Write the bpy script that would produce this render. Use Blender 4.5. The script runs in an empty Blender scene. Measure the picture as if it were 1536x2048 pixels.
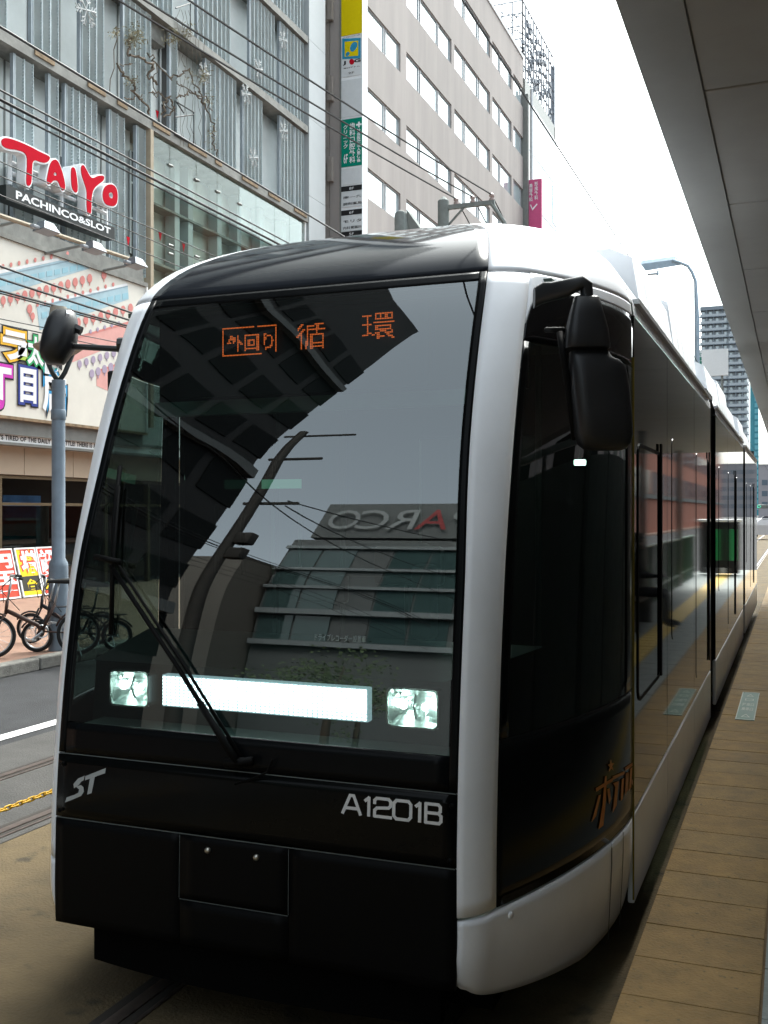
import bpy, bmesh, math, random
from mathutils import Vector, Matrix
R = math.radians
random.seed(7)
scene = bpy.context.scene
C = scene.collection

# ------------------------------------------------------------------ camera
F = 2070.0                      # focal length in pixels of a 1536 x 2048 picture
YAW = math.atan(822 / F)        # the street runs off to the right of the picture
CS, SN = math.cos(YAW), math.sin(YAW)
H = 1.88                        # eye height above the road
cam = bpy.data.cameras.new('camera')
cam.sensor_fit = 'VERTICAL'; cam.sensor_height = 36; cam.lens = F / 2048 * 36
cam.clip_start = .05; cam.clip_end = 5000
camo = bpy.data.objects.new('camera', cam); C.objects.link(camo)
camo.location = (0, 0, H); camo.rotation_euler = (R(90), 0, YAW)
scene.camera = camo

# ------------------------------------------------------------------ light
SUN_EL, SUN_AZ = R(55), R(8)       # azimuth counted from +Y towards +X
world = bpy.data.worlds.new('World'); scene.world = world; world.use_nodes = True
nt = world.node_tree
bgn = nt.nodes['Background']
sky = nt.nodes.new('ShaderNodeTexSky'); sky.sky_type = 'NISHITA'; sky.sun_disc = False
sky.sun_elevation = SUN_EL; sky.sun_rotation = SUN_AZ
sky.air_density = 1.0; sky.dust_density = 6.0; sky.ozone_density = 1.0
hsv = nt.nodes.new('ShaderNodeHueSaturation'); hsv.inputs['Saturation'].default_value = .32
nt.links.new(sky.outputs[0], hsv.inputs['Color']); tint = nt.nodes.new('ShaderNodeMix'); tint.data_type = 'RGBA'; tint.blend_type = 'MULTIPLY'; tint.inputs['Factor'].default_value = 1; tint.inputs['B'].default_value = (.93, 1, .99, 1)
nt.links.new(hsv.outputs[0], tint.inputs['A']); nt.links.new(tint.outputs['Result'], bgn.inputs['Color'])
bgn.inputs['Strength'].default_value = .15
sun = bpy.data.lights.new('sun', 'SUN'); sun.energy = .9; sun.angle = R(25); sun.color = (1, .97, .92)
suno = bpy.data.objects.new('sun', sun); C.objects.link(suno)
sd = Vector((math.sin(SUN_AZ) * math.cos(SUN_EL), math.cos(SUN_AZ) * math.cos(SUN_EL), math.sin(SUN_EL)))
suno.rotation_euler = sd.to_track_quat('Z', 'Y').to_euler(); suno.location = (20, 5, 40)
scene.view_settings.view_transform = 'Standard'; scene.view_settings.look = 'None'
scene.view_settings.exposure = 2.0; scene.view_settings.gamma = 1
scene.view_settings.use_curve_mapping = False

# ------------------------------------------------------------------ measuring helpers (photo pixels to places)
def ray(px, py):
    a = (px - 768) / F
    return Vector((CS * a - SN, SN * a + CS, (1024 - py) / F))
def onX(px, py, X):
    d = ray(px, py); t = X / d.x
    return Vector((X, d.y * t, H + d.z * t))
def onY(px, py, Y):
    d = ray(px, py); t = Y / d.y
    return Vector((d.x * t, Y, H + d.z * t))
def onZ(px, py, z):
    d = ray(px, py); t = (z - H) / d.z
    return Vector((d.x * t, d.y * t, z))
def atD(px, py, D):
    d = ray(px, py)
    return Vector((d.x * D, d.y * D, H + d.z * D))
def z1(x, y): return (x / 3.84, y / 3.84)
def z2(x, y): return (200 + x / 3.072, y / 3.072)
def z3(x, y): return (620 + x / 2.898, y / 2.898)
def z4(x, y): return (x / 4.097, 430 + y / 4.097)
def z5(x, y): return (x / 3.7236, 850 + y / 3.7236)
def z6(x, y): return (x / 2.7375, 1300 + y / 2.7375)

# ------------------------------------------------------------------ materials
MATS = {}
def mat(name, col, rough=.6, metal=0., var=.12, scale=6., bump=0., bscale=40., emit=None, es=0., spec=.25, coat=0., streak=0., spots=None):
    if name in MATS: return MATS[name]
    m = bpy.data.materials.new(name); m.use_nodes = True
    n, l = m.node_tree.nodes, m.node_tree.links
    b = n['Principled BSDF']
    b.inputs['Roughness'].default_value = rough; b.inputs['Metallic'].default_value = metal
    b.inputs['Specular IOR Level'].default_value = spec
    b.inputs['Coat Weight'].default_value = coat; b.inputs['Coat Roughness'].default_value = .03
    tc = n.new('ShaderNodeTexCoord')
    geo = n.new('ShaderNodeNewGeometry')
    base = (*col, 1)
    if var > 0:
        mp = n.new('ShaderNodeMapping'); l.new(geo.outputs['Position'], mp.inputs['Vector'])
        if streak: mp.inputs['Scale'].default_value = (1, 1, streak)
        nz = n.new('ShaderNodeTexNoise'); nz.inputs['Scale'].default_value = scale; nz.inputs['Detail'].default_value = 6
        nz.inputs['Roughness'].default_value = .65
        l.new(mp.outputs[0], nz.inputs['Vector'])
        rp = n.new('ShaderNodeValToRGB'); rp.color_ramp.elements[0].position = .28; rp.color_ramp.elements[1].position = .72
        rp.color_ramp.elements[0].color = (*[max(0, c * (1 - var)) for c in col], 1)
        rp.color_ramp.elements[1].color = (*[min(1, c * (1 + var)) for c in col], 1)
        l.new(nz.outputs['Fac'], rp.inputs['Fac'])
        last = rp.outputs['Color']
        if spots:
            n2 = n.new('ShaderNodeTexNoise'); n2.inputs['Scale'].default_value = spots[1]; n2.inputs['Detail'].default_value = 3
            l.new(geo.outputs['Position'], n2.inputs['Vector'])
            r2 = n.new('ShaderNodeValToRGB'); r2.color_ramp.elements[0].position = spots[2]; r2.color_ramp.elements[1].position = spots[2] + .12
            l.new(n2.outputs['Fac'], r2.inputs['Fac'])
            mx = n.new('ShaderNodeMix'); mx.data_type = 'RGBA'
            l.new(r2.outputs['Color'], mx.inputs['Factor']); l.new(last, mx.inputs['A']); mx.inputs['B'].default_value = (*spots[0], 1)
            last = mx.outputs['Result']
        l.new(last, b.inputs['Base Color'])
        rr = n.new('ShaderNodeMapRange'); rr.inputs['To Min'].default_value = rough * .85; rr.inputs['To Max'].default_value = min(1, rough * 1.15)
        l.new(nz.outputs['Fac'], rr.inputs['Value']); l.new(rr.outputs[0], b.inputs['Roughness'])
    else:
        b.inputs['Base Color'].default_value = base
    if bump > 0:
        nb = n.new('ShaderNodeTexNoise'); nb.inputs['Scale'].default_value = bscale; nb.inputs['Detail'].default_value = 4
        l.new(geo.outputs['Position'], nb.inputs['Vector'])
        bp = n.new('ShaderNodeBump'); bp.inputs['Strength'].default_value = bump; bp.inputs['Distance'].default_value = .02
        l.new(nb.outputs['Fac'], bp.inputs['Height']); l.new(bp.outputs[0], b.inputs['Normal'])
    if emit:
        b.inputs['Emission Color'].default_value = (*emit, 1); b.inputs['Emission Strength'].default_value = es
    MATS[name] = m
    return m
def glass(name, tint, ior=1.9, rough=0., wave=0., wscale=1., dark=None):
    """pane: tinted see-through plus a Fresnel mirror; dark = opaque body colour behind the pane instead"""
    if name in MATS: return MATS[name]
    m = bpy.data.materials.new(name); m.use_nodes = True
    n, l = m.node_tree.nodes, m.node_tree.links
    n.remove(n['Principled BSDF']); out = n['Material Output']
    fr = n.new('ShaderNodeFresnel'); fr.inputs['IOR'].default_value = ior
    ge = n.new('ShaderNodeNewGeometry'); mr_ = n.new('ShaderNodeMapRange')     # same mirror strength from both faces of the pane
    mr_.inputs['To Min'].default_value = ior; mr_.inputs['To Max'].default_value = 1 / ior
    l.new(ge.outputs['Backfacing'], mr_.inputs['Value']); l.new(mr_.outputs[0], fr.inputs['IOR'])
    gl = n.new('ShaderNodeBsdfGlossy'); gl.inputs['Roughness'].default_value = rough; gl.inputs['Color'].default_value = (.95, 1, 1, 1)
    if dark:
        tr = n.new('ShaderNodeBsdfDiffuse'); tr.inputs['Color'].default_value = (*dark, 1)
    else:
        tr = n.new('ShaderNodeBsdfTransparent'); tr.inputs['Color'].default_value = (*tint, 1)
    mx = n.new('ShaderNodeMixShader')
    l.new(fr.outputs[0], mx.inputs[0]); l.new(tr.outputs[0], mx.inputs[1]); l.new(gl.outputs[0], mx.inputs[2]); l.new(mx.outputs[0], out.inputs['Surface'])
    if wave:
        geo = n.new('ShaderNodeNewGeometry')
        nb = n.new('ShaderNodeTexNoise'); nb.inputs['Scale'].default_value = wscale; nb.inputs['Detail'].default_value = 1
        l.new(geo.outputs['Position'], nb.inputs['Vector'])
        bp = n.new('ShaderNodeBump'); bp.inputs['Strength'].default_value = wave; bp.inputs['Distance'].default_value = .05
        l.new(nb.outputs['Fac'], bp.inputs['Height']); l.new(bp.outputs[0], gl.inputs['Normal']); l.new(bp.outputs[0], fr.inputs['Normal'])
    MATS[name] = m
    return m

# ------------------------------------------------------------------ object helpers
def obj(name, me, m, parent=None, smooth=False):
    if isinstance(me, bmesh.types.BMesh):
        bm = me; me = bpy.data.meshes.new(name); bm.to_mesh(me); bm.free()
    if m and not me.materials: me.materials.append(m)
    if smooth:
        for p in me.polygons: p.use_smooth = True
    o = bpy.data.objects.new(name, me); C.objects.link(o)
    if parent is not None: adopt(o, parent)
    return o
def wloc(o):
    v = Vector(o.location)
    return v + wloc(o.parent) + o.matrix_parent_inverse.translation if o.parent else v
def adopt(o, parent):
    o.parent = parent
    o.matrix_parent_inverse = Matrix.Translation(-wloc(parent))
def tag(o, label, cat, group=None):
    o['label'] = label; o['category'] = cat
    if group: o['group'] = group
    return o
def thing(name, label, cat, loc=(0, 0, 0), group=None):
    o = bpy.data.objects.new(name, None); C.objects.link(o); o.location = loc; o.empty_display_size = .2
    return tag(o, label, cat, group)
def structure(o): o['kind'] = 'structure'; return o
def stuff(o): o['kind'] = 'stuff'; return o
def clone(o, parent=None):
    c = o.copy(); C.objects.link(c)
    if parent is not None: c.parent = parent
    for ch in o.children: clone(ch, c)
    return c

class MB:
    def __init__(s): s.v = []; s.f = []
    def add(s, vs, fs):
        k = len(s.v); s.v += [tuple(v) for v in vs]; s.f += [tuple(i + k for i in f) for f in fs]; return s
    def box(s, c, d, M=None):
        x, y, z = d[0] / 2, d[1] / 2, d[2] / 2
        vs = [Vector(p) for p in ((-x, -y, -z), (x, -y, -z), (x, y, -z), (-x, y, -z), (-x, -y, z), (x, -y, z), (x, y, z), (-x, y, z))]
        if M is not None: vs = [M @ v for v in vs]
        c = Vector(c)
        return s.add([v + c for v in vs], [(0, 3, 2, 1), (4, 5, 6, 7), (0, 1, 5, 4), (1, 2, 6, 5), (2, 3, 7, 6), (3, 0, 4, 7)])
    def span(s, a, b):
        a, b = Vector(a), Vector(b)
        return s.box((a + b) / 2, [abs(b[i] - a[i]) for i in range(3)])
    def bevbox(s, c, d, r, M=None):
        """box with chamfered edges"""
        x, y, z = d[0] / 2, d[1] / 2, d[2] / 2; r = min(r, x * .9, y * .9, z * .9)
        bm = bmesh.new(); bmesh.ops.create_cube(bm, size=1)
        for v in bm.verts: v.co = Vector((v.co.x * d[0], v.co.y * d[1], v.co.z * d[2]))
        bmesh.ops.bevel(bm, geom=bm.edges[:], offset=r, segments=2, affect='EDGES', profile=.5)
        bm.verts.index_update()
        vs = [v.co.copy() for v in bm.verts]
        if M is not None: vs = [M @ v for v in vs]
        s.add([v + Vector(c) for v in vs], [[v.index for v in f.verts] for f in bm.faces]); bm.free(); return s
    def tube(s, pts, r, n=8, cap=True):
        pts = [Vector(p) for p in pts]; rr = r if isinstance(r, (list, tuple)) else [r] * len(pts)
        k = len(s.v); up = None
        for i, p in enumerate(pts):
            t = (pts[min(i + 1, len(pts) - 1)] - pts[max(i - 1, 0)]).normalized()
            if up is None: up = Vector((0, 0, 1)) if abs(t.z) < .9 else Vector((1, 0, 0))
            a = t.cross(up).normalized(); b = a.cross(t).normalized(); up = b
            for j in range(n):
                q = 2 * math.pi * j / n
                s.v.append(tuple(p + (a * math.cos(q) + b * math.sin(q)) * rr[i]))
        for i in range(len(pts) - 1):
            for j in range(n):
                s.f.append((k + i * n + j, k + i * n + (j + 1) % n, k + (i + 1) * n + (j + 1) % n, k + (i + 1) * n + j))
        if cap:
            s.f.append(tuple(k + j for j in reversed(range(n)))); s.f.append(tuple(k + (len(pts) - 1) * n + j for j in range(n)))
        return s
    def torus(s, c, R0, r, M, n=28, m=8):
        k = len(s.v); c = Vector(c)
        for i in range(n):
            a = 2 * math.pi * i / n
            for j in range(m):
                b = 2 * math.pi * j / m
                p = Vector(((R0 + r * math.cos(b)) * math.cos(a), (R0 + r * math.cos(b)) * math.sin(a), r * math.sin(b)))
                s.v.append(tuple(M @ p + c))
        for i in range(n):
            for j in range(m):
                s.f.append((k + i * m + j, k + ((i + 1) % n) * m + j, k + ((i + 1) % n) * m + (j + 1) % m, k + i * m + (j + 1) % m))
        return s
    def lathe(s, c, prof, n=20, M=None):
        """prof: list of (radius, height) about local z"""
        k = len(s.v); c = Vector(c)
        for (r, h) in prof:
            for j in range(n):
                a = 2 * math.pi * j / n; p = Vector((r * math.cos(a), r * math.sin(a), h))
                s.v.append(tuple((M @ p if M is not None else p) + c))
        for i in range(len(prof) - 1):
            for j in range(n):
                s.f.append((k + i * n + j, k + i * n + (j + 1) % n, k + (i + 1) * n + (j + 1) % n, k + (i + 1) * n + j))
        return s
    def prism(s, poly, fr, d0, d1, holes=()):
        """polygon in a frame (O,U,V,N) pushed from depth d0 to d1 along N"""
        from mathutils.geometry import tessellate_polygon
        O, U, V, N = fr
        loops = [poly] + list(holes)
        flat = [p for lp in loops for p in lp]
        tris = tessellate_polygon([[Vector((p[0], p[1], 0)) for p in lp] for lp in loops])
        n = len(flat)
        vs = [O + U * p[0] + V * p[1] + N * d1 for p in flat] + [O + U * p[0] + V * p[1] + N * d0 for p in flat]
        fs = [tuple(t) for t in tris] + [tuple(n + i for i in reversed(t)) for t in tris]
        k = 0
        for lp in loops:
            m = len(lp)
            for i in range(m): fs.append((k + i, n + k + i, n + k + (i + 1) % m, k + (i + 1) % m))
            k += m
        return s.add(vs, fs)
    def build(s, name, m, parent=None, smooth=False, loc=None):
        me = bpy.data.meshes.new(name)
        if loc is not None:
            L = Vector(loc); me.from_pydata([tuple(Vector(v) - L) for v in s.v], [], s.f)
        else: me.from_pydata(s.v, [], s.f)
        me.validate()
        bm = bmesh.new(); bm.from_mesh(me); bmesh.ops.recalc_face_normals(bm, faces=bm.faces[:]); bm.to_mesh(me); bm.free()
        o = obj(name, me, m, None, False)
        if smooth: me.shade_smooth() if smooth is True else smooth_angle(me, smooth)
        if loc is not None: o.location = loc
        if parent is not None: adopt(o, parent)
        return o
def smooth_angle(me, deg):
    for p in me.polygons: p.use_smooth = True
    bm = bmesh.new(); bm.from_mesh(me)
    for e in bm.edges:
        if len(e.link_faces) == 2 and e.calc_face_angle(0) > R(deg): e.smooth = False
    bm.to_mesh(me); bm.free()
def frame(O, U, V):
    U = Vector(U).normalized(); V = Vector(V).normalized()
    return (Vector(O), U, V, U.cross(V).normalized())
FACX = lambda X: (Vector((X, 0, 0)), Vector((0, 1, 0)), Vector((0, 0, 1)), Vector((1, 0, 0)))     # faces the street (+X): coordinates (Y, z)
FACY = lambda Y: (Vector((0, Y, 0)), Vector((1, 0, 0)), Vector((0, 0, 1)), Vector((0, -1, 0)))    # faces the camera (-Y): coordinates (X, z)
def fx(px, py, X): p = onX(px, py, X); return (p.y, p.z)
def fy(px, py, Y): p = onY(px, py, Y); return (p.x, p.z)
def text_verts(body, bold=0., extrude=0., spacing=1., line=1., align='CENTER'):
    cu = bpy.data.curves.new('lettering', 'FONT'); cu.body = body; cu.size = 1; cu.offset = bold; cu.extrude = extrude
    cu.space_character = spacing; cu.space_line = line; cu.align_x = align; cu.resolution_u = 3
    o = bpy.data.objects.new('lettering', cu); C.objects.link(o)
    me = bpy.data.meshes.new_from_object(o.evaluated_get(bpy.context.evaluated_depsgraph_get()))
    bpy.data.objects.remove(o); bpy.data.curves.remove(cu)
    vs = [v.co.copy() for v in me.vertices]; fs = [tuple(p.vertices) for p in me.polygons]
    bpy.data.meshes.remove(me)
    return vs, fs
def bounds(vs):
    return min(v.x for v in vs), max(v.x for v in vs), min(v.y for v in vs), max(v.y for v in vs)
def lettering(body, fr, rect, m, parent, d=.006, bold=0., name='lettering', bb=None, spacing=1., line=1., thick=.003, warp=None):
    """flat letters fitted into rect = (x0, x1, y0, y1) of a frame; bb = bounds to fit instead of the letters' own"""
    vs, fs = text_verts(body, bold, 0, spacing, line)
    if not vs: return None
    a0, a1, b0, b1 = bb or bounds(vs)
    sx = (rect[1] - rect[0]) / (a1 - a0); sy = (rect[3] - rect[2]) / (b1 - b0)
    O, U, V, N = fr or (None,) * 4
    out = []
    for v in vs:
        x = rect[0] + (v.x - a0) * sx; y = rect[2] + (v.y - b0) * sy
        out.append(warp(x, y, d) if warp else O + U * x + V * y + N * d)
    me = bpy.data.meshes.new(name); me.from_pydata([tuple(v) for v in out], [], fs)
    return obj(name, me, m, parent)
def ellipse(cx, cy, rx, ry, n=14): return [(cx + rx * math.cos(2 * math.pi * i / n), cy + ry * math.sin(2 * math.pi * i / n)) for i in range(n)]
def rrect(x0, x1, y0, y1, r, n=5):
    o = []
    for (cx, cy, a0) in ((x1 - r, y1 - r, 0), (x0 + r, y1 - r, 90), (x0 + r, y0 + r, 180), (x1 - r, y0 + r, 270)):
        for i in range(n + 1):
            a = R(a0 + 90 * i / n); o.append((cx + r * math.cos(a), cy + r * math.sin(a)))
    return o
def interp(tab, x):
    """monotone cubic interpolation of a table of (x, y)"""
    xs = [t[0] for t in tab]; ys = [t[1] for t in tab]; n = len(xs)
    if x <= xs[0]: return ys[0]
    if x >= xs[-1]: return ys[-1]
    d = [(ys[i + 1] - ys[i]) / (xs[i + 1] - xs[i]) for i in range(n - 1)]
    ms = [d[0]] + [0 if d[i - 1] * d[i] <= 0 else 2 * d[i - 1] * d[i] / (d[i - 1] + d[i]) for i in range(1, n - 1)] + [d[-1]]
    for i in range(n - 1):
        if x <= xs[i + 1]:
            h = xs[i + 1] - xs[i]; t = (x - xs[i]) / h
            return (1 + 2 * t) * (1 - t) ** 2 * ys[i] + t * (1 - t) ** 2 * h * ms[i] + t * t * (3 - 2 * t) * ys[i + 1] + t * t * (t - 1) * h * ms[i + 1]

# ================================================================== GROUND, TRACKS, PAVEMENT
M_asph = mat('asphalt', (.030, .031, .033), .9, var=.35, scale=3, bump=.5, bscale=90)
M_bed = mat('track_concrete', (.092, .068, .036), .9, var=.38, scale=2.2, bump=.4, bscale=70, spots=((.04, .032, .02), 5, .60))
M_bedfar = mat('track_asphalt', (.055, .053, .050), .9, var=.3, scale=3, bump=.4, bscale=70)
M_walk = mat('pavement_brick_colour', (.24, .145, .105), .8, var=.2, scale=4, bump=.2, bscale=60)
M_kerb = mat('kerb_granite', (.16, .155, .14), .85, var=.35, scale=9, bump=.5, bscale=60)
M_paint = mat('road_paint', (.75, .75, .73), .6, var=.15, scale=12)
M_rail = mat('rail_steel', (.16, .13, .115), .35, .8, var=.3, scale=14)
M_groove = mat('rail_groove', (.03, .026, .022), .8, var=.2)
def sheet(name, x0, x1, y0, y1, z, m, nx=1, ny=1):
    mb = MB(); mb.add([(x0, y0, z), (x1, y0, z), (x1, y1, z), (x0, y1, z)], [(0, 1, 2, 3)])
    return structure(mb.build(name, m))
sheet('ground', -1500, 1500, -600, 2500, 0, M_asph)
sheet('track_bed', -4.17, -.40, -60, 400, .004, M_bed)
sheet('track_bed.001', -5.92, -4.18, -60, 400, .004, M_bedfar)
mb = MB().span((-9999, 0, 0), (-9999, 0, 0)); 
walk = MB(); walk.span((-15.35, -16, 0), (-8.52, 120, .14))
structure(walk.build('pavement', M_walk))
walk = MB(); walk.span((9.3, -80, 0), (15.2, 160, .14)); structure(walk.build('pavement.001', M_walk))
kerb = thing('kerb', 'weathered grey granite kerb along the far pavement', 'kerb', (-8.42, 2, 0)); del kerb['category']; del kerb['label']; structure(kerb)
kb = MB(); kb.bevbox((0, 0, .072), (.18, .70, .15), .018)
k0 = kb.build('kerb_stone', M_kerb)
Y = 2.0; i = 0
while Y < 46:
    o = k0 if i == 0 else k0.copy()
    if i: C.objects.link(o)
    o.location = (-8.42 + random.uniform(-.006, .006), Y + .36, random.uniform(-.004, .006)); o.rotation_euler = (0, random.uniform(-.01, .01), random.uniform(-.004, .004))
    adopt(o, kerb); Y += .72; i += 1
# painted lines
lines = MB().add([(-6.20, -40, .008), (-6.05, -40, .008), (-6.05, 200, .008), (-6.20, 200, .008)], [(0, 1, 2, 3)])
structure(lines.build('lane_line', M_paint))
# rails: head, groove and check lip
def rail(X, label):
    t = thing('tram_rail', label, 'rail', (X, 0, 0))
    MB().span((-.028 + X, -60, 0), (.028 + X, 380, .011)).build('rail_head', M_rail, t)
    MB().span((.030 + X, -60, 0), (.068 + X, 380, .006)).build('groove', M_groove, t)
    MB().span((.070 + X, -60, 0), (.088 + X, 380, .010)).build('check_lip', M_rail, t)
    MB().span((-.075 + X, -60, 0), (-.031 + X, 380, .007)).build('joint_seal', M_groove, t)
rail(-2.33, 'steel tram rail running under the left side of the tram')
rail(-1.24, 'steel tram rail under the tram beside the platform')
rail(-4.33, 'nearer rusty rail of the empty track left of the tram')
rail(-5.236, 'farther rusty rail of the empty track beside the white line')
# yellow chain between the two tracks
M_yel = mat('yellow_plastic', (.72, .42, .03), .45, var=.15, scale=30)
ch = thing('plastic_chain', 'yellow plastic chain slung low between the two tracks', 'chain', (-3.3, 1, 0))
lk = MB()
prof = []
for i in range(16):
    a = 2 * math.pi * i / 16; prof.append(Vector((.009 * math.cos(a), .018 * math.sin(a) + (.008 if math.sin(a) > 0 else -.008), 0)))
lk.tube(prof + [prof[0]], .0042, 6, False)
l0 = lk.build('link', M_yel, None, True)
n = 158
for i in range(n):
    o = l0 if i == 0 else l0.copy()
    if i: C.objects.link(o)
    s = i / (n - 1); y = 1.0 + 6 * s; z = .545 + .22 * (s - .5) ** 2
    dz = .44 * (s - .5) / 6
    o.location = (-3.3, y, z); o.rotation_euler = (math.atan(dz), R(90) if i % 2 else R(8), 0)
    adopt(o, ch)
M_post = mat('post_steel', (.25, .26, .27), .5, .3)
for y, w in ((.96, 'nearer end of the yellow chain'), (7.04, 'far end of the yellow chain behind the tram')):
    t = thing('chain_post', 'short steel post holding the ' + w, 'post', (-3.3, y, 0))
    MB().lathe((-3.3, y, 0), [(.0, 0), (.09, 0), (.09, .02), (.028, .03), (.028, .66), (.02, .69), (0, .695)]).build('shaft', M_post, t, 40)

# ================================================================== PLATFORM
PZ = .225
M_slab = mat('platform_concrete', (.15, .10, .05), .85, var=.25, bump=.3)
M_cop = [mat('coping_%d' % i, c, .7, var=.28, scale=7, bump=.35, bscale=80, spots=((.13, .10, .05), 42, .63)) for i, c in enumerate([(.265, .168, .060), (.255, .168, .066), (.24, .155, .060)])]
M_pav = mat('platform_paver', (.24, .27, .265), .75, var=.2, scale=8, bump=.3, bscale=80)
M_tact = mat('tactile_yellow', (.65, .45, .10), .6, var=.12)
plat = thing('platform', '', '', (0, 0, 0)); del plat['label']; del plat['category']; structure(plat)
MB().span((-.55, -6, 0), (1.25, 31, PZ - .006)).build('slab', M_slab, plat)
def tiles(name, x0, x1, step, mats, y0=-2.0, y1=31, gap=.006, zt=PZ, bars=False):
    protos = []
    for m in mats:
        b = MB(); b.bevbox((0, 0, -.012), (x1 - x0 - gap, step - gap, .024), .002)
        if bars:
            for k in range(4):
                b.bevbox((-.11 + k * .0735, 0, .002), (.035, step - .03, .008), .003)
        me_o = b.build(name, m); protos.append(me_o)
    y = y0; i = 0; used = set()
    while y < y1:
        p = protos[random.randrange(len(protos))]
        o = p if p not in used else p.copy()
        if p in used: C.objects.link(o)
        used.add(p)
        o.location = ((x0 + x1) / 2, y + step / 2, zt + random.uniform(-.001, .001)); adopt(o, plat)
        y += step; i += 1
tiles('coping_stone', -.56, -.107, .33, M_cop)
tiles('paver', -.104, .297, .40, [M_pav])
tiles('tactile_block', .30, .60, .30, [M_tact], bars=True)
tiles('paver', .603, 1.24, .60, [M_pav])
# green information plate let into the coping
M_plate = mat('plate_green', (.10, .20, .155), .5, var=.1)
M_plw = mat('plate_white', (.45, .5, .46), .5, var=0)
pl = thing('floor_plate', 'green boarding guide plate with faded writing on the platform edge', 'floor plate', (-.372, 9.37, PZ))
FRP = frame((-.372, 9.37, PZ), (1, 0, 0), (0, 1, 0))
MB().prism(rrect(-.073, .073, -.67, .67, .004), FRP, 0, .004).build('plate', M_plate, pl)
MB().prism(rrect(-.073, .073, -.67, .67, .004), FRP, .004, .0055, [list(reversed(rrect(-.066, .066, -.655, .655, .003)))]).build('border', M_plw, pl)
lettering('乗車口', FRP, (-.045, .045, -.26, -.12), M_plw, pl, .0062, .01)
lettering('降車口', FRP, (-.045, .045, -.05, .09), M_plw, pl, .0062, .01)
lettering('△', FRP, (-.03, .03, .44, .56), M_plw, pl, .0062)
lettering('△', FRP, (-.035, .035, -.56, -.42), M_plw, pl, .0062)
lettering('□', FRP, (-.035, .035, .22, .31), M_plw, pl, .0062)

# ================================================================== CANOPY OVER THE PLATFORM
M_can = mat('canopy_panel', (.32, .32, .312), .55, .0, var=.10, scale=2, bump=.05, bscale=8)
M_canedge = mat('canopy_edge', (.29, .30, .30), .5, .1, var=.08, scale=3)
M_gap = mat('shadow_gap', (.03, .03, .03), .8, var=0)
CZ = 3.26
M_cback = mat('canopy_inner', (.22, .22, .215), .7, var=.1)
can = thing('canopy', 'long grey panelled canopy roof over the tram platform', 'canopy', (0, 0, CZ))
MB().span((-.34, -14, CZ + .007), (4.6, 25, CZ + .26)).build('roof_slab', M_cback, can)  # widened and run back out of view to block light from the right
edge = MB()
edge.add([(-.45, -14, CZ), (-.28, -14, CZ - .004), (-.28, -14, CZ + .05), (-.34, -14, CZ + .22), (-.45, -14, CZ + .10),
          (-.45, 25, CZ), (-.28, 25, CZ - .004), (-.28, 25, CZ + .05), (-.34, 25, CZ + .22), (-.45, 25, CZ + .10)],
         [(0, 1, 6, 5), (1, 2, 7, 6), (2, 3, 8, 7), (3, 4, 9, 8), (4, 0, 5, 9), (0, 4, 3, 2, 1), (5, 6, 7, 8, 9)])
edge.build('edge_trim', M_canedge, can)
pb = MB(); pb.bevbox((0, 0, 0), (.885, 1.338, .03), .004); p0 = pb.build('ceiling_panel', M_can)
k = 0
for ix in range(5):
    for iy in range(29):
        o = p0 if k == 0 else p0.copy()
        if k: C.objects.link(o)
        o.location = (-.2795 + .445 + ix * .893, -13.65 + .67 + iy * 1.35 - .35, CZ + .016); adopt(o, can); k += 1
M_cpost = mat('canopy_post', (.14, .15, .15), .4, .5)
for iy in range(7):
    y = -12 + iy * 6
    MB().bevbox((1.12, y, (PZ + CZ) / 2), (.13, .13, CZ - PZ - .01), .012).build('post', M_cpost, can)
# wind screen, bench and railing on the platform's road side (seen mirrored in the tram)
M_fgl = mat('wind_screen_glass', (.20, .22, .22), .25, var=.1)
ws = thing('wind_screen', 'grey glazed wind screen at the back of the platform, mirrored in the tram', 'screen', (1.1, 8, PZ))
for i in range(10):
    y = -3 + i * 2.0
    MB().span((1.10, y + .02, PZ + .12), (1.115, y + 1.96, 2.35)).build('pane', M_fgl, ws)
    MB().span((1.085, y - .02, PZ), (1.13, y + .018, 2.45)).build('mullion', M_cpost, ws)
MB().span((1.08, -3.02, 2.452), (1.135, 17.02, 2.50)).build('top_rail', M_cpost, ws)
M_bench = mat('bench_wood', (.10, .07, .05), .6)
bn = thing('bench', 'dark platform bench mirrored in the tram side', 'bench', (.85, 15.2, PZ))
for i in range(3): MB().bevbox((.72 + i * .12, 15.2, PZ + .43), (.105, 1.8, .035), .006).build('seat_slat', M_bench, bn)
for y in (14.5, 15.9): MB().span((.70, y - .02, PZ), (.98, y + .02, PZ + .41)).build('leg', M_cpost, bn)
M_green = mat('railing_green', (.03, .09, .055), .45, .2)
rl = thing('railing', 'dark green platform railing mirrored in the tram side', 'railing', (1.12, 22, PZ))
for z in (PZ + .25, PZ + 1.05): MB().tube([(1.12, 17.3, z), (1.12, 27.6, z)], .025, 8).build('rail', M_green, rl)
for i in range(27):
    MB().tube([(1.12, 17.4 + i * .39, PZ), (1.12, 17.4 + i * .39, PZ + 1.04)], .018 if i % 4 else .03, 8).build('baluster', M_green, rl)
cb = thing('platform_cabinet', 'black cabinet with green panels at the platform end, mirrored in the tram', 'cabinet', (.9, 28.6, PZ))
M_blk = mat('black_panel', (.012, .012, .013), .4, var=.1)
M_grn2 = mat('bright_green', (.02, .30, .09), .4, var=.05)
M_whc = mat('white_cap', (.75, .77, .77), .5, var=.05)
MB().bevbox((.55, 28.6, PZ + .72), (1.0, .5, 1.34), .02).build('body', M_blk, cb)
MB().bevbox((.55, 28.6, PZ + 1.43), (1.06, .56, .07), .02).build('cap', M_whc, cb)
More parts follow.
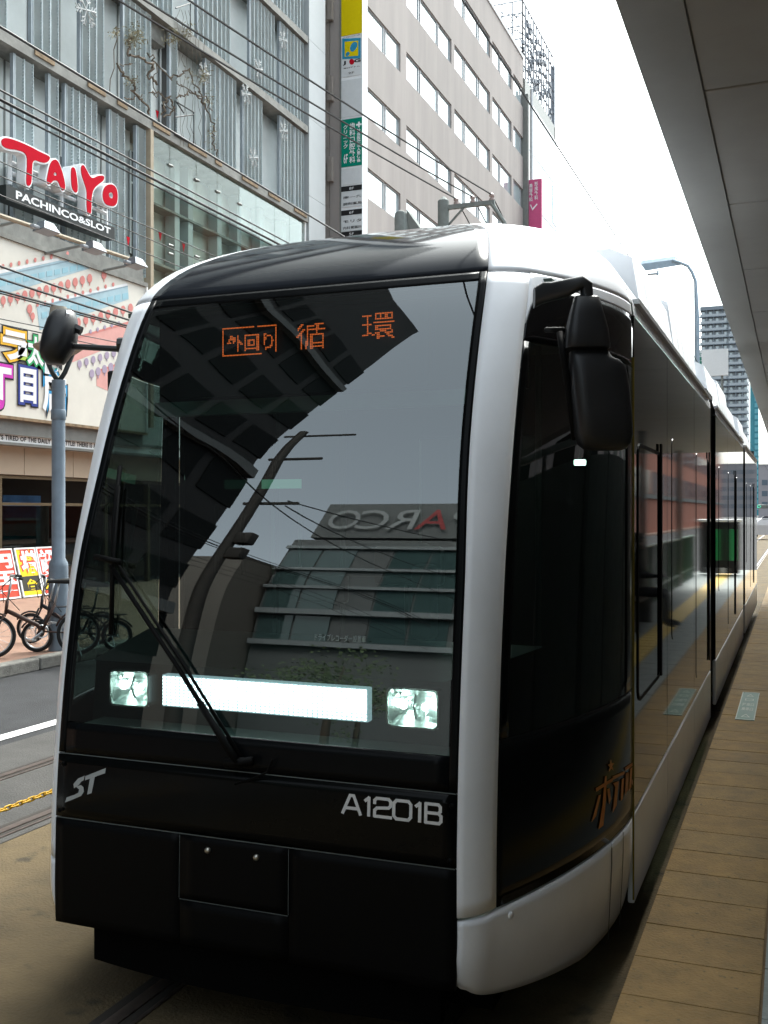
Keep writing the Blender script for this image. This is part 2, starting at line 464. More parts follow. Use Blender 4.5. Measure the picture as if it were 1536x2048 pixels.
for x in (.2, .62): MB().bevbox((x, 28.34, PZ + .80), (.16, .02, .82), .006).build('green_panel', M_grn2, cb)
for x in (.45, .75): MB().bevbox((x, 28.338, PZ + .13), (.12, .02, .14), .006).build('reflector', M_whc, cb)

# ================================================================== BUILDINGS ON THE LEFT: pachinko hall
FX = -15.2
M_wall = mat('metal_wall_panel', (.58, .61, .60), .5, .1, var=.16, scale=.5, bump=.03, bscale=3)
M_wall2 = mat('grey_end_panel', (.37, .395, .405), .5, .1, var=.08, scale=.6)
M_dark = mat('dark_interior', (.02, .022, .022), .7, var=.2)
M_ledge = mat('ledge_metal', (.19, .19, .175), .6, .1, var=.35, scale=3)
M_rust = mat('rusty_edge', (.22, .16, .10), .8, var=.5, scale=5)
M_louv = mat('louver_galvanised', (.48, .55, .57), .5, .1, var=.12, scale=2)
M_frame = mat('grey_frame', (.20, .21, .20), .5, .3)
hall = thing('pachinko_hall', 'pachinko hall with grey louvered screens, ledges and a glass storefront', 'building', (-18, 22, 0))
MB().span((-26, 7.5, 3.2), (-16.1, 32.2, 38)).build('wall', M_wall, hall)
MB().span((-16.099, 7.6, 11.6), (-15.62, 31.4, 37.9)).build('wall', M_wall, hall)
MB().span((-16.099, 7.6, 7.0), (-15.62, onX(288, 300, -15.2).y, 11.598)).build('wall', M_wall, hall)
MB().span((-26, 7.5, 0), (-17.6, 32.2, 3.198)).build('ground_floor_wall', M_dark, hall)
# wall panel joints: vertical ribs between panels
for px in (10, 57, 120, 203, 236, 312, 330, 352, 470, 483, 547):
    y = onX(px, 300, -15.6).y
    if px > 290: continue
    MB().span((-15.63, y - .02, 7.6), (-15.60, y + .02, 24)).build('wall_joint', M_frame, hall)
LEDG = [11.65, 14.62, 17.6, 20.6, 23.6]
for z in LEDG:
    l = MB().span((-16.08, 8, z - .16), (-15.02, 31.35, z + .06)).build('ledge', M_ledge, hall)
    if z < 12:
        for i in range(9):
            y = 17.5 + i * 1.5 + random.uniform(0, .5)
            MB().span((-15.018, y, z - .05), (-14.99, y + random.uniform(.3, 1.1), z + .075)).build('rust_patch', M_rust, l)
# louver strips: two stiles and a ladder of tilted blades
_lou = {}
M_lpost = mat('louver_post', (.28, .32, .35), .5, .2)
def louver(y0, y1, za, zb):
    w = .235; n = max(1, round((y1 - y0) / w)); w = (y1 - y0) / n
    key = (round(w, 2), round(zb - za, 2))
    if key not in _lou:
        h = zb - za; mb = MB()
        mb.span((-.03, 0, 0), (.03, .012, h)); mb.span((-.03, w - .016, 0), (.03, w - .004, h))
        k = int(h / .072)
        for i in range(k):
            z = .03 + i * .072
            mb.add([(-.03, .013, z), (-.03, w - .017, z), (.03, w - .017, z + .045), (.03, .013, z + .045)], [(0, 1, 2, 3)])
        o = mb.build('louver_strip', M_louv); _lou[key] = o.data
        bpy.data.objects.remove(o)
    for j in range(n):
        o = bpy.data.objects.new('louver_strip', _lou[key]); C.objects.link(o)
        o.location = (FX + .05 + random.uniform(-.01, .01), y0 + j * w, za); adopt(o, hall)
        if j == 0: MB().span((FX - .02, y0 - .06, za), (FX + .07, y0 - .01, zb)).build('louver_post', M_lpost, hall)
def Yf(px): return onX(px, 300, FX).y
rowA = [(-60, -20), (25, 62), (95, 112), (128, 189), (216, 245), (270, 286)]
rowB = [(-80, -30), (-25, 8), (61, 112), (158, 202), (244, 296), (337, 350), (408, 434), (436, 467), (483, 520), (557, 584), (587, 604)]
rowC = [(290, 340), (392, 456), (497, 545), (557, 603)]
rowD = [(330, 400), (497, 540), (543, 603)]
for a, b in rowA: louver(Yf(a), Yf(b), 7.75, 11.45)
for a, b in rowB: louver(Yf(a), Yf(b), 11.75, 14.42)
for a, b in rowC: louver(Yf(a), Yf(b), 14.72, 17.40)
for a, b in rowD: louver(Yf(a), Yf(b), 17.70, 20.40)
# dark slots and windows in the wall behind the screens
def slot(px0, px1, za, zb, m=M_dark, X=-15.62):
    y0, y1 = onX(px0, 300, X).y, onX(px1, 300, X).y
    w = MB().span((X - .05, y0, za), (X + .035, y1, zb)).build('slot_window', m, hall)
    f = MB()
    f.span((X + .035, y0 - .05, za), (X + .075, y0, zb)); f.span((X + .035, y1, za), (X + .075, y1 + .05, zb))
    for k in range(1, int((zb - za) / .9) + 1): f.span((X + .036, y0, za + k * .9 - .02), (X + .07, y1, za + k * .9 + .02))
    f.build('window_frame', M_wall2, w)
slot(318, 336, 11.8, 14.4); slot(258, 268, 8.4, 11.0); slot(556, 563, 11.8, 14.3); slot(556, 563, 14.8, 17.3); slot(556, 563, 17.8, 20.3)
slot(318, 336, 14.8, 17.4); slot(10, 22, 7.8, 9.2); slot(115, 126, 7.8, 10)
# balcony box over the slot and light steel frames
b = MB(); b.span((-16.08, Yf(300), 14.0), (-15.3, Yf(336), 14.45)); b.build('balcony_box', M_ledge, hall)
M_rod = mat('dark_steel_rod', (.05, .055, .055), .5, .4)
fr_ = MB()
def facline(mb, pts, X, r=.02): mb.tube([onX(*p, X) for p in pts], r, 6)
for pts in ([z2(460, 620), z2(575, 690), z2(575, 890), z2(460, 830), z2(460, 620)], [z2(465, 50), z2(555, 20), z2(555, 180), z2(465, 110)], [z2(460, 720), z2(575, 705)], [z2(465, 620), z2(515, 695)]):
    facline(fr_, pts, -15.0)
fr_.build('steel_frame', M_rod, hall)
# glass storefront between ledge and billboard level on the right
M_shop = glass('shop_glass', (.90, .95, .92), 1.32)
M_shop2 = glass('bright_glass', (.85, .92, .90), 1.55, 0, .06, .35)
y0, y1, y2_ = Yf(297), Yf(474), Yf(604)
M_cream = mat('shop_inside', (.60, .61, .57), .7, var=.2, scale=1)
MB().span((-16.095, y0, 7.0), (-16.05, y2_, 11.4)).build('shop_back_wall', M_cream, hall)
for i, px in enumerate((345, 372, 430, 470, 515, 560)):
    y = onX(px, 400, -15.8).y
    MB().span((-15.95, y - .12, 6), (-15.65, y + .12, 11.45)).build('shop_column', M_wall2, hall)
MB().span((-16.04, Yf(312), 8.8), (-15.98, Yf(330), 11.2)).build('shop_door', M_dark, hall)
for z in (8.45, 10.0): MB().span((-16.0, y0, z - .06), (-15.6, y2_, z)).build('shop_floor_edge', M_ledge, hall)
bays = [297, 335, 388, 430, 474]
for a, b_ in zip(bays, bays[1:]):
    for za, zb in ((6.0, 8.7), (8.72, 11.47)):
        MB().span((-15.14, Yf(a) + .012, za), (-15.125, Yf(b_) - .012, zb)).build('glass_pane', M_shop, hall)
bays = [474, 508, 545, 575, 604]
for a, b_ in zip(bays, bays[1:]):
    for za, zb in ((6.0, 8.7), (8.72, 11.47)):
        MB().span((-15.14, Yf(a) + .008, za), (-15.125, Yf(b_) - .008, zb)).build('glass_pane', M_shop2, hall)
sp = MB()
for px in (335, 388, 430, 474):
    for z in (8.6, 8.82, 10.9): sp.tube([(-15.12, Yf(px) - .09, z), (-15.10, Yf(px) + .09, z)], .035, 6)
stuff(sp.build('glass_fixings', M_frame, hall))
MB().span((-15.2, Yf(288), 4), (-15.0, Yf(294), 11.48)).build('storefront_post', mat('sandy_post', (.36, .30, .22), .7), hall)
MB().span((-15.16, Yf(604) - .02, 4), (-15.08, Yf(605) + .04, 11.5)).build('storefront_trim', M_whc, hall)
# end slab
for i in range(12):
    z = 2 + i * 2.6
    MB().span((-16.2, Yf(606) + .05, z), (-15.0, Yf(640), z + 2.59)).build('end_panel', M_wall2, hall)
# ground floor: fascia panels, text strip, dark shop windows
M_tan = mat('tan_fascia', (.40, .33, .25), .6, .05, var=.06, scale=1)
TX = -15.05; SX = -14.78
zt = fx(0, 868, TX)[1]
ya = 8.0; 
ys = [onX(p, 910, TX).y for p in (-140, -48, 48.6, 146.5, 240, 330, 410)]
for a, b_ in zip(ys, ys[1:]):
    MB().span((-15.4, a + .008, fx(48, 950, TX)[1]), (TX, b_ - .008, fx(48, 884, TX)[1])).build('fascia_panel', M_tan, hall)
s0, s1 = fx(0, 882.5, SX)[1], fx(0, 865, SX)[1]
MB().span((-15.2, ys[0], s0), (SX, ys[-1], s1)).build('text_strip', M_whc, hall)
for z in (s0 - .057, s1 + .002): MB().span((-15.2, ys[0], z), (SX + .03, ys[-1], z + .055)).build('strip_trim', M_frame, hall)
M_blktxt = mat('black_print', (.015, .015, .016), .6, var=0)
FT = FACX(SX)
strip_a = lettering("'S TIRED OF THE DAILY LIFE", FT, (fx(0, 880, SX)[0], fx(119, 885, SX)[0], s0 + .035, s1 - .035), M_blktxt, hall, .004, .035, spacing=1.1)
stuff(strip_a); strip_b = lettering("LITTLE! THERE IS AN", FT, (fx(124, 885, SX)[0], fx(197, 890, SX)[0], s0 + .035, s1 - .035), M_blktxt, hall, .004, .035, spacing=1.1)
stuff(strip_b)
M_bronze = mat('bronze_mullion', (.13, .10, .06), .5, .3)
M_dglass = glass('dark_shop_glass', (.22, .25, .25), 1.5)
zf = fx(48, 952, TX)[1]
for px in (-60, 3, 123, 215, 300):
    y = onX(px, 1000, TX).y
    MB().span((-15.2, y - .05, .14), (-15.08, y + .05, zf)).build('mullion', M_bronze, hall)
MB().span((-15.19, ys[0], zf - .62), (-15.09, ys[-1], zf - .56)).build('transom', M_bronze, hall)
MB().span((-15.19, ys[0], zf - .06), (-15.09, ys[-1], zf - .001)).build('transom', M_bronze, hall)
cols = [-60, 3, 123, 215, 300]
for a, b_ in zip(cols, cols[1:]):
    MB().span((-15.15, onX(a, 1000, TX).y + .052, .3), (-15.135, onX(b_, 1000, TX).y - .052, zf - .63)).build('shop_window', M_dglass, hall)
# display panels inside the shop window
M_teal = mat('teal_print', (.03, .22, .22), .5, var=.3, scale=2)
M_teal2 = mat('blue_print', (.04, .13, .30), .5, var=.4, scale=2)
dp = thing('window_display', 'teal and blue display panels standing behind the dark shop window', 'display', (-16.2, 18, .14))
MB().span((-16.32, onX(5, 1000, -16.3).y, fx(5, 1042, -16.3)[1]), (-16.28, onX(80, 1000, -16.3).y, fx(5, 990, -16.3)[1])).build('upper_panel', M_teal2, dp)
MB().span((-16.32, onX(5, 1000, -16.3).y, fx(5, 1092, -16.3)[1]), (-16.28, onX(80, 1000, -16.3).y, fx(5, 1048, -16.3)[1])).build('lower_panel', M_teal, dp)
MB().span((-16.27, onX(9, 1000, -16.3).y, fx(5, 1041, -16.3)[1]), (-16.262, onX(76, 1000, -16.3).y, fx(5, 1036, -16.3)[1])).build('light_stripe', mat('pale_teal', (.35, .6, .6), .5), dp)

# ------------------------------------------------------------------ red TAIYO sign
M_red = mat('sign_red', (.46, .008, .022), .6, var=.06, spec=.02)
M_wht = mat('sign_white', (.78, .80, .82), .45, var=.05)
LX = -14.72
sg = thing('letter_sign', 'big red brush-lettered TAIYO sign on a white grid frame', 'sign', onX(120, 400, -15.1))
def poly1(pts, X): return [fx(*z1(*p), X) for p in pts]
letters = {
 'T': ([(5,1095),(15,1065),(45,1058),(110,1075),(220,1120),(300,1165),(370,1195),(385,1215),(360,1250),(320,1250),(250,1222),(243,1300),(240,1400),(225,1430),(205,1425),(198,1390),(205,1290),(205,1180),(130,1150),(60,1145),(20,1125)], None),
 'A': ([(385,1250),(410,1225),(435,1228),(460,1270),(490,1370),(500,1440),(490,1465),(470,1460),(455,1420),(440,1385),(405,1385),(385,1415),(365,1415),(355,1390),(368,1320)], [(413,1322),(430,1327),(434,1350),(408,1347)]),
 'I': ([(545,1290),(560,1282),(578,1300),(590,1380),(596,1460),(585,1482),(568,1475),(548,1440),(543,1360)], None),
 'Y': ([(620,1275),(638,1265),(655,1290),(690,1360),(715,1370),(750,1350),(790,1348),(800,1365),(790,1390),(760,1410),(715,1450),(700,1520),(700,1630),(685,1650),(668,1640),(662,1560),(665,1470),(650,1420),(620,1330)], None),
 'O': ([(790,1460),(810,1425),(850,1412),(885,1430),(902,1480),(900,1550),(880,1585),(830,1580),(800,1560),(785,1510)], [(832,1482),(858,1475),(868,1500),(862,1530),(835,1512)]) }
def grow(poly, d):
    n = len(poly); A = sum(poly[i][0] * poly[(i + 1) % n][1] - poly[(i + 1) % n][0] * poly[i][1] for i in range(n)); s = 1 if A > 0 else -1
    out = []
    for i in range(n):
        a, b, c = Vector(poly[i - 1]), Vector(poly[i]), Vector(poly[(i + 1) % n])
        n1 = Vector(((b - a).y, -(b - a).x)).normalized() * s; n2 = Vector(((c - b).y, -(c - b).x)).normalized() * s
        m = (n1 + n2); m = m.normalized() if m.length > 1e-6 else n1
        out.append(tuple(b + m * d / max(.5, m.dot(n1))))
    return out
def smooth_poly(p, it=2):
    for _ in range(it):
        q = []
        for i in range(len(p)):
            a, b = p[i], p[(i + 1) % len(p)]
            q += [(a[0] * .75 + b[0] * .25, a[1] * .75 + b[1] * .25), (a[0] * .25 + b[0] * .75, a[1] * .25 + b[1] * .75)]
        p = q
    return p
for k_, (pol, hole) in letters.items():
    p = smooth_poly(poly1(pol, LX)); hs = [smooth_poly(poly1(hole, LX))] if hole else []
    L = MB().prism(grow(p, .035), FACX(LX), -.22, 0, [grow(h, -.02) for h in hs]).build('letter', M_wht, sg)
    MB().prism(p, FACX(LX), .002, .014, hs).build('red_face', M_red, L)
g = MB()
for (a, b_) in (((75, 1160), (75, 1420)), ((85, 1250), (810, 1560)), ((85, 1330), (810, 1640)), ((470, 1400), (470, 1600)), ((810, 1560), (815, 1730)), ((200, 1300), (205, 1460))):
    g.tube([onX(*z1(*a), -15.02), onX(*z1(*b_), -15.02)], .05, 6)
g.build('grid_frame', M_wht, sg)
pb_ = thing('panel_sign', 'black panel sign reading PACHINCO&SLOT under the red letters', 'sign', onX(120, 420, -15.0))
M_sgn = mat('sign_black', (.02, .024, .024), .35, var=.1)
q = [fx(*z1(48, 1415), -14.78), fx(*z1(880, 1748), -14.78), fx(*z1(880, 1845), -14.78), fx(*z1(48, 1530), -14.78)]
MB().prism(q, FACX(-14.78), -.28, 0).build('panel', M_sgn, pb_)
ql = [fx(*z1(120, 1460), -14.78), fx(*z1(848, 1752), -14.78), fx(*z1(848, 1800), -14.78), fx(*z1(120, 1525), -14.78)]
def bil(q, a, b): 
    x = [(q[3][i] * (1 - a) + q[2][i] * a) * (1 - b) + (q[0][i] * (1 - a) + q[1][i] * a) * b for i in (0, 1)]
    return x
def warp1(x, y, d):
    p = bil(ql, x, y); return Vector((-14.78 + d, p[0], p[1]))
lettering('PACHINCO&SLOT', None, (0, 1, 0, 1), M_wht, pb_, .008, .03, warp=warp1)
# ------------------------------------------------------------------ mural billboard
BX = -14.65
M_board = mat('mural_cream', (.66, .64, .58), .7, var=.06, scale=1.5, spec=.05)
mu = thing('mural_billboard', 'cream billboard with pastel town mural and colourful shop name', 'billboard', onX(100, 850, BX))
bl = onX(-330, 700, BX).y; zt0, zb0 = 7.52, 3.92
br = onX(290, 700, BX).y
zt0 = fx(145, 524, BX)[1]; zb0 = fx(100, 842, BX)[1]
MB().span((BX - .25, bl, zb0), (BX, br, zt0)).build('board', M_board, mu)
for z, h in ((zt0 + .002, .10), (zb0 - .062, .06)): MB().span((BX - .2, bl, z), (BX + .05, br + .05, z + h)).build('border_rail', M_rust if h < .08 else M_ledge, mu)
MB().span((BX - .2, br + .002, zb0), (BX + .05, br + .05, zt0)).build('border_rail', M_whc, mu)
MB().span((-15.4, bl, zb0 - .36), (BX - .06, br, zb0 - .065)).build('lower_beam', M_frame, mu)
MB().span((-15.3, bl, zt0 + .105), (BX - .06, br, zt0 + .42)).build('upper_beam', M_ledge, mu)
PR = [mat('print_pale_blue', (.38, .52, .58), .7, var=.08, spec=.04), mat('print_blue_line', (.27, .36, .42), .7, var=.05, spec=.04), mat('print_window', (.30, .50, .58), .7, var=.05, spec=.04),
      mat('print_coral', (.60, .24, .22), .7, var=.08, spec=.04), mat('print_pink', (.66, .36, .33), .7, var=.06, spec=.04), mat('print_mauve', (.38, .32, .42), .7, var=.08, spec=.04), mat('print_white', (.72, .73, .74), .7, var=.03, spec=.04)]
FB = FACX(BX)
def pr(polys, mi, d, name):
    mb = MB()
    for p in polys: mb.prism([fx(*z4(*q), BX) for q in p], FB, d - .003, d)
    return stuff(mb.build(name, PR[mi], mu))
pr([[(-300, 545), (480, 370), (760, 430), (60, 640), (-300, 720)], [(300, 745), (1045, 575), (1055, 690), (325, 945)]], 0, .004, 'printed_block')
pr([[(-300, 520), (470, 352), (490, 372), (-300, 548)], [(300, 725), (1035, 560), (1045, 578), (300, 745)]], 6, .008, 'printed_roof')
pr([[(-300, 556), (560, 372), (565, 382), (-300, 568)], [(330, 742), (1045, 578), (1046, 588), (330, 755)]], 1, .008, 'printed_line')
pr([[(60 + i * 64, 530 - i * 13.5), (108 + i * 64, 520 - i * 13.5), (108 + i * 64, 565 - i * 13.5), (60 + i * 64, 575 - i * 13.5)] for i in range(-5, 10)] +
   [[(340 + i * 60, 800 - i * 14), (386 + i * 60, 789 - i * 14), (386 + i * 60, 838 - i * 14), (340 + i * 60, 850 - i * 14)] for i in range(12)], 2, .008, 'printed_windows')
pr([[(560, 1030), (1085, 880), (1085, 1010), (560, 1220)], [(790, 1290), (1080, 1190), (1060, 1330), (930, 1460), (790, 1400)]], 4, .004, 'printed_pink_block')
pr([[(560, 1015), (1085, 862), (1085, 880), (560, 1035)], [(785, 1275), (1080, 1175), (1080, 1190), (785, 1293)]], 3, .008, 'printed_pink_roof')
def tree_print(x, y, s=1.): return [[(x + 20 * s * math.cos(a), y + 36 * s * math.sin(a)) for a in [2 * math.pi * i / 12 for i in range(12)]], [(x - 3, y + 30 * s), (x + 3, y + 30 * s), (x + 3, y + 56 * s), (x - 3, y + 56 * s)]]
tr = []
for i in range(-4, 8): tr += tree_print(88 + i * 66, 408 - i * 13, .55)[:1]
for i in range(-6, 11):
    tr += tree_print(260 + i * 59, 640 - i * 15, 1.05) if i != 9 else []
for i in range(11): tr += tree_print(305 + i * 62, 735 - i * 16.5, .5)[:1]
for i in range(8): tr += tree_print(640 + i * 61, 880 - i * 17, 1.)
tr += tree_print(240, 770, 1.1) + tree_print(265, 830, .9)
pr(tr, 3, .012, 'printed_coral_trees')
tr = []
for i in range(7): tr += tree_print(650 + i * 56, 1222 - i * 18, .9)
for i in range(5): tr += tree_print(740 + i * 58, 955 - i * 17, .5)[:1]
for i in range(5): tr += tree_print(750 + i * 52, 1300 - i * 18, 1.0)
pr(tr, 5, .012, 'printed_mauve_trees')
NS = [('ラ', (0, 205, 985, 1165), (.75, .42, .03)), ('ー', (145, 210, 1105, 1135), (.40, .55, .08)), ('太', (225, 345, 1020, 1210), (.03, .36, .12)), ('陽', (365, 490, 1080, 1290), (.04, .42, .38)),
      ('パ', (-300, -180, 940, 1100), (.6, .1, .2)), ('ー', (-160, -40, 1050, 1080), (.7, .25, .05)),
      ('丁', (-90, 80, 1270, 1545), (.55, .04, .42)), ('目', (165, 285, 1280, 1520), (.03, .05, .26)), ('店', (350, 530, 1320, 1590), (.03, .28, .55)), ('四', (-300, -120, 1240, 1500), (.5, .03, .1))]
for ch_, (xa, xb, ya_, yb_), colr in NS:
    if xa == 0: xa = 25
    pa = fx(*z4(xa, yb_), BX); pb2 = fx(*z4(xb, ya_), BX)
    vs, fs = text_verts(ch_, 0); bbx = bounds(vs)
    rect = (pa[0], pb2[0], pa[1], pb2[1])
    g_ = thing('x', '', '') if False else None
    for off, m_, d in ((.15, M_blktxt, .016), (.11, mat('name_colour_%d' % int(colr[0] * 1000 + colr[1] * 100000), colr, .5, var=.04), .020), (.035, M_wht, .024)):
        lettering(ch_, FB, rect, m_, mu, d, off, bb=bbx, name='shop_name')
# lamp bar with floodlights
M_lampg = mat('flood_housing', (.16, .18, .20), .4, .4); M_lampl = mat('flood_lens', (.26, .28, .30), .4, var=.1)
lb = thing('lamp_bar', 'rusty horizontal pipe carrying floodlights above the mural', 'lamp bar', onX(0, 430, -13.6))
pa = onX(*z1(0, 1655), -13.6); pb2 = onX(*z4(1180, 400), -13.6)
d_ = (pb2 - pa)
MB().tube([pa - d_ * 1.2, pb2], .045, 8).build('pipe', mat('sandy_pipe', (.30, .25, .18), .6), lb)
for s in (.1, .55, .97): MB().tube([pa + d_ * s, pa + d_ * s + Vector((-1.6, 0, -.15))], .03, 6).build('bracket', M_frame, lb)
for (x, y), w in (((91, 456), 'leftmost'), ((187, 495), 'middle'), ((271, 526), 'rightmost')):
    c = onX(x, y, -13.35)
    t = thing('floodlight', w + ' of the three grey floodlights on the bar above the mural', 'floodlight', c, 'floodlights over the mural')
    mb = MB(); mb.add([c + Vector(v) for v in ((-.13, -.22, -.10), (.16, -.22, -.06), (.16, .24, -.06), (-.13, .24, -.10), (-.08, -.12, .10), (.08, -.12, .11), (.08, .14, .11), (-.08, .14, .10))],
           [(0, 3, 2, 1), (4, 5, 6, 7), (0, 1, 5, 4), (1, 2, 6, 5), (2, 3, 7, 6), (3, 0, 4, 7)])
    mb.build('housing', M_lampg, t)
    mb = MB(); mb.add([c + Vector(v) for v in ((-.12, -.21, -.105), (.15, -.21, -.066), (.15, .23, -.066), (-.12, .23, -.105))], [(0, 1, 2, 3)]); mb.build('lens', M_lampl, t)
    MB().bevbox(c + Vector((0, -.30, -.05)), (.10, .18, .07), .02).build('shade', M_lampl, t)
    MB().span(c + Vector((-.28, -.02, -.02)), c + Vector((-.08, .02, .02))).build('stem', M_frame, t)
# snowflake ornaments
M_flake = mat('ornament_grey_white', (.42, .44, .44), .6)
def snowflake(px, py, r, lab):
    c = onX(px, py, -15.0); mb = MB()
    for k in range(6):
        a = R(60 * k + 15); u = Vector((0, math.cos(a), math.sin(a))); v = Vector((0, -math.sin(a), math.cos(a)))
        mb.tube([c, c + u * r], r * .055, 5)
        for s in (.45, .72):
            for sg_ in (-1, 1): mb.tube([c + u * r * s, c + u * r * (s + .25) + v * sg_ * r * .24], r * .05, 5)
    tag(mb.build('snowflake_ornament', M_flake, None, loc=c), lab, 'ornament', 'white snowflake ornaments on the louvers')
for i, (x, y, lab) in enumerate(((172, 20, 'white snowflake ornament above the TAIYO sign at the top of the picture'), (408, 147, 'white snowflake ornament hanging among the dry vines'), (517, 138, 'white snowflake ornament under the upper ledge, right of the vines'),
        (492, 188, 'white snowflake ornament just below the middle ledge'), (566, 80, 'topmost white snowflake ornament beside the grey end slab'), (567, 262, 'lower white snowflake ornament beside the grey end slab'), (507, 315, 'lowest white snowflake ornament, just above the glass storefront'))):
    snowflake(x, y, .29 if i else .38, lab)
# pennants
for (x, y), lab in (((256, 482), 'red pennant beside the sandy post'), ((320, 473), 'red pennant hanging left behind the storefront glass'), ((367, 495), 'red pennant hanging right behind the storefront glass'), ((314, 229), 'red pennant in the slot window above the storefront')):
    c = onX(x, y, -15.3 if y > 300 else -15.35)
    if x == 256: c = onX(x, y, -15.1)
    MBp = MB().prism([(-.07, .1), (.07, .1), (0, -.12)], frame(c, (0, 1, 0), (0, 0, 1)), 0, .01)
    tag(MBp.build('pennant', M_red, None, loc=c), lab, 'pennant', 'red pennants')
# dry vines
M_vine = mat('dry_vine', (.13, .105, .08), .9, var=.3, scale=20); M_vleaf = mat('dry_leaf', (.27, .25, .17), .9, var=.3, scale=20)
vn = thing('dry_vine', 'tangle of dry climbing vine over the louvers', 'vine', onX(310, 300, -15.0))
rv = random.Random(3)
mb = MB()
def wig(pts, n=10, amp=.08):
    out = []
    P = [onX(*z2(*p), -14.97) for p in pts]
    for a, b_ in zip(P, P[1:]):
        for i in range(n):
            s = i / n; out.append(a.lerp(b_, s) + Vector((rv.uniform(-.05, .08), rv.uniform(-amp, amp), rv.uniform(-amp, amp))))
    return out + [P[-1]]
for pts, r in (([(105, 160), (60, 560)], .012), ([(190, 230), (160, 330), (230, 360), (330, 390), (300, 480), (350, 520)], .03), ([(110, 400), (150, 470), (220, 520), (200, 560), (260, 620), (300, 700)], .028),
        ([(300, 330), (330, 380), (430, 480), (480, 470), (540, 420), (600, 560), (640, 640)], .02), ([(390, 720), (380, 640), (420, 600), (450, 640), (440, 700), (390, 720)], .02), ([(470, 600), (520, 580), (560, 560), (600, 600), (640, 640), (700, 760), (690, 860), (720, 960)], .02),
        ([(460, 500), (520, 540), (640, 600), (690, 680)], .015), ([(140, 600), (190, 610), (260, 580)], .015), ([(300, 560), (380, 580), (460, 690)], .015), ([(330, 400), (340, 600), (320, 560)], .012), ([(120, 400), (200, 390)], .012)):
    mb.tube(wig(pts, 6, .05), r, 5)
for x in (480, 505, 530, 555, 580, 605, 630):
    mb.tube(wig([(x, 60), (x + 4, 300), (x + 2, 600), (x + 10, 900)], 5, .02), .006, 4)
mb.build('stems', M_vine, vn)
mb = MB()
for (x, y, rx, ry, k) in ((215, 220, 60, 70, 260), (450, 230, 55, 60, 150), (550, 190, 40, 50, 80), (200, 490, 50, 40, 60), (90, 200, 30, 30, 50), (640, 460, 35, 60, 120), (670, 620, 30, 60, 50), (560, 470, 60, 60, 40), (690, 820, 30, 100, 50)):
    for i in range(k):
        p = onX(*z2(x + rv.gauss(0, rx * .5), y + rv.gauss(0, ry * .5)), -15.0 + rv.uniform(-.1, .25))
        d = Vector((rv.uniform(-1, 1), rv.uniform(-1, 1), rv.uniform(-1, .4))).normalized() * rv.uniform(.05, .16); e = d.cross(Vector((rv.random(), rv.random(), rv.random()))).normalized() * .014
        mb.add([p, p + d * .5 + e, p + d, p + d * .5 - e], [(0, 1, 2, 3)])
stuff(mb.build('dry_leaves', M_vleaf, vn))

# ================================================================== OFFICE BUILDING WITH WINDOW BANDS
M_beige = mat('beige_render', (.335, .305, .29), .8, var=.16, scale=.9, streak=.12, bump=.1, bscale=30)
M_tile = mat('beige_tile', (.29, .26, .235), .7, var=.12, scale=4)
M_alu = mat('window_aluminium', (.42, .43, .44), .4, .5)
M_wgl = glass('office_glass', (.3, .32, .33), 3.2, 0, .01, .4, dark=(.34, .40, .42))
off = thing('office_building', 'beige office building with long rows of bright windows', 'building', (-22, 48, 0))
YO0, YO1 = 34.0, onX(1046, 100, FX).y
px_cols = [(738, 771), (774, 801), (813, 840), (843, 877), (879, 903), (909, 930), (932, 957), (960, 980), (985, 1001), (1003, 1023), (1027, 1043)]
colsY = [(onX(a, 200, FX).y, onX(b_, 200, FX).y) for a, b_ in px_cols]
colsY[0] = (34.75, colsY[0][1])
SILL = [7.7, 10.8, 13.9, 17.0, 20.1, 23.2, 26.2]; HT = 1.17
# wall as bands and piers so that the windows sit in real openings
zs = [0]
for s_ in SILL: zs += [s_, s_ + HT]
zs.append(29.2)
for i in range(0, len(zs), 2):
    MB().span((-15.6, YO0, zs[i]), (FX, YO1, zs[i + 1])).build('spandrel', M_beige, off)
pier = []
edges = [YO0] + [v for ab in colsY for v in ab] + [YO1]
for s_ in SILL:
    for i in range(0, len(edges), 2):
        if edges[i + 1] - edges[i] > .02:
            w = edges[i + 1] - edges[i]
            MB().span((-15.6, edges[i], s_), (FX - (.0 if w > .4 else .1), edges[i + 1], s_ + HT)).build('pier' if w > .4 else 'mullion', M_beige if w > .4 else M_alu, off)
    for a, b_ in colsY:
        fr2 = MB(); t_ = .045
        fr2.span((FX - .13, a, s_), (FX - .06, a + t_, s_ + HT)); fr2.span((FX - .13, b_ - t_, s_), (FX - .06, b_, s_ + HT))
        fr2.span((FX - .13, a + t_, s_), (FX - .06, b_ - t_, s_ + t_)); fr2.span((FX - .13, a + t_, s_ + HT - t_), (FX - .06, b_ - t_, s_ + HT))
        w_ = fr2.build('window', M_alu, off)
        MB().span((FX - .11, a + t_, s_ + t_), (FX - .10, b_ - t_, s_ + HT - t_)).build('pane', M_wgl, w_)
MB().span((-30, YO0 + .3, 0), (-15.61, YO1, 29.1)).build('core', M_beige, off)
MB().span((-30, YO0 - .02, 29.1), (-15.15, YO1 + .02, 29.32)).build('parapet', mat('pale_parapet', (.5, .52, .53), .6), off)
# tiled end wall facing the viewer, built from courses
for i in range(34):
    z = 6 + i * .75
    MB().span((-17.2, YO0 - .03, z), (-15.62, YO0 + .27, z + .74)).build('tile_course', M_tile, off)
for i in range(9):
    z = 8 + i * 2.9
    MB().bevbox((-15.52, YO0 - .12, z + .4), (.2, .2, .9), .02).build('sign_bracket', M_tile, off)
MB().span((-16.6, YO0 - .06, 6), (-16.45, YO0 - .031, 11.6)).build('downpipe', M_frame, off)
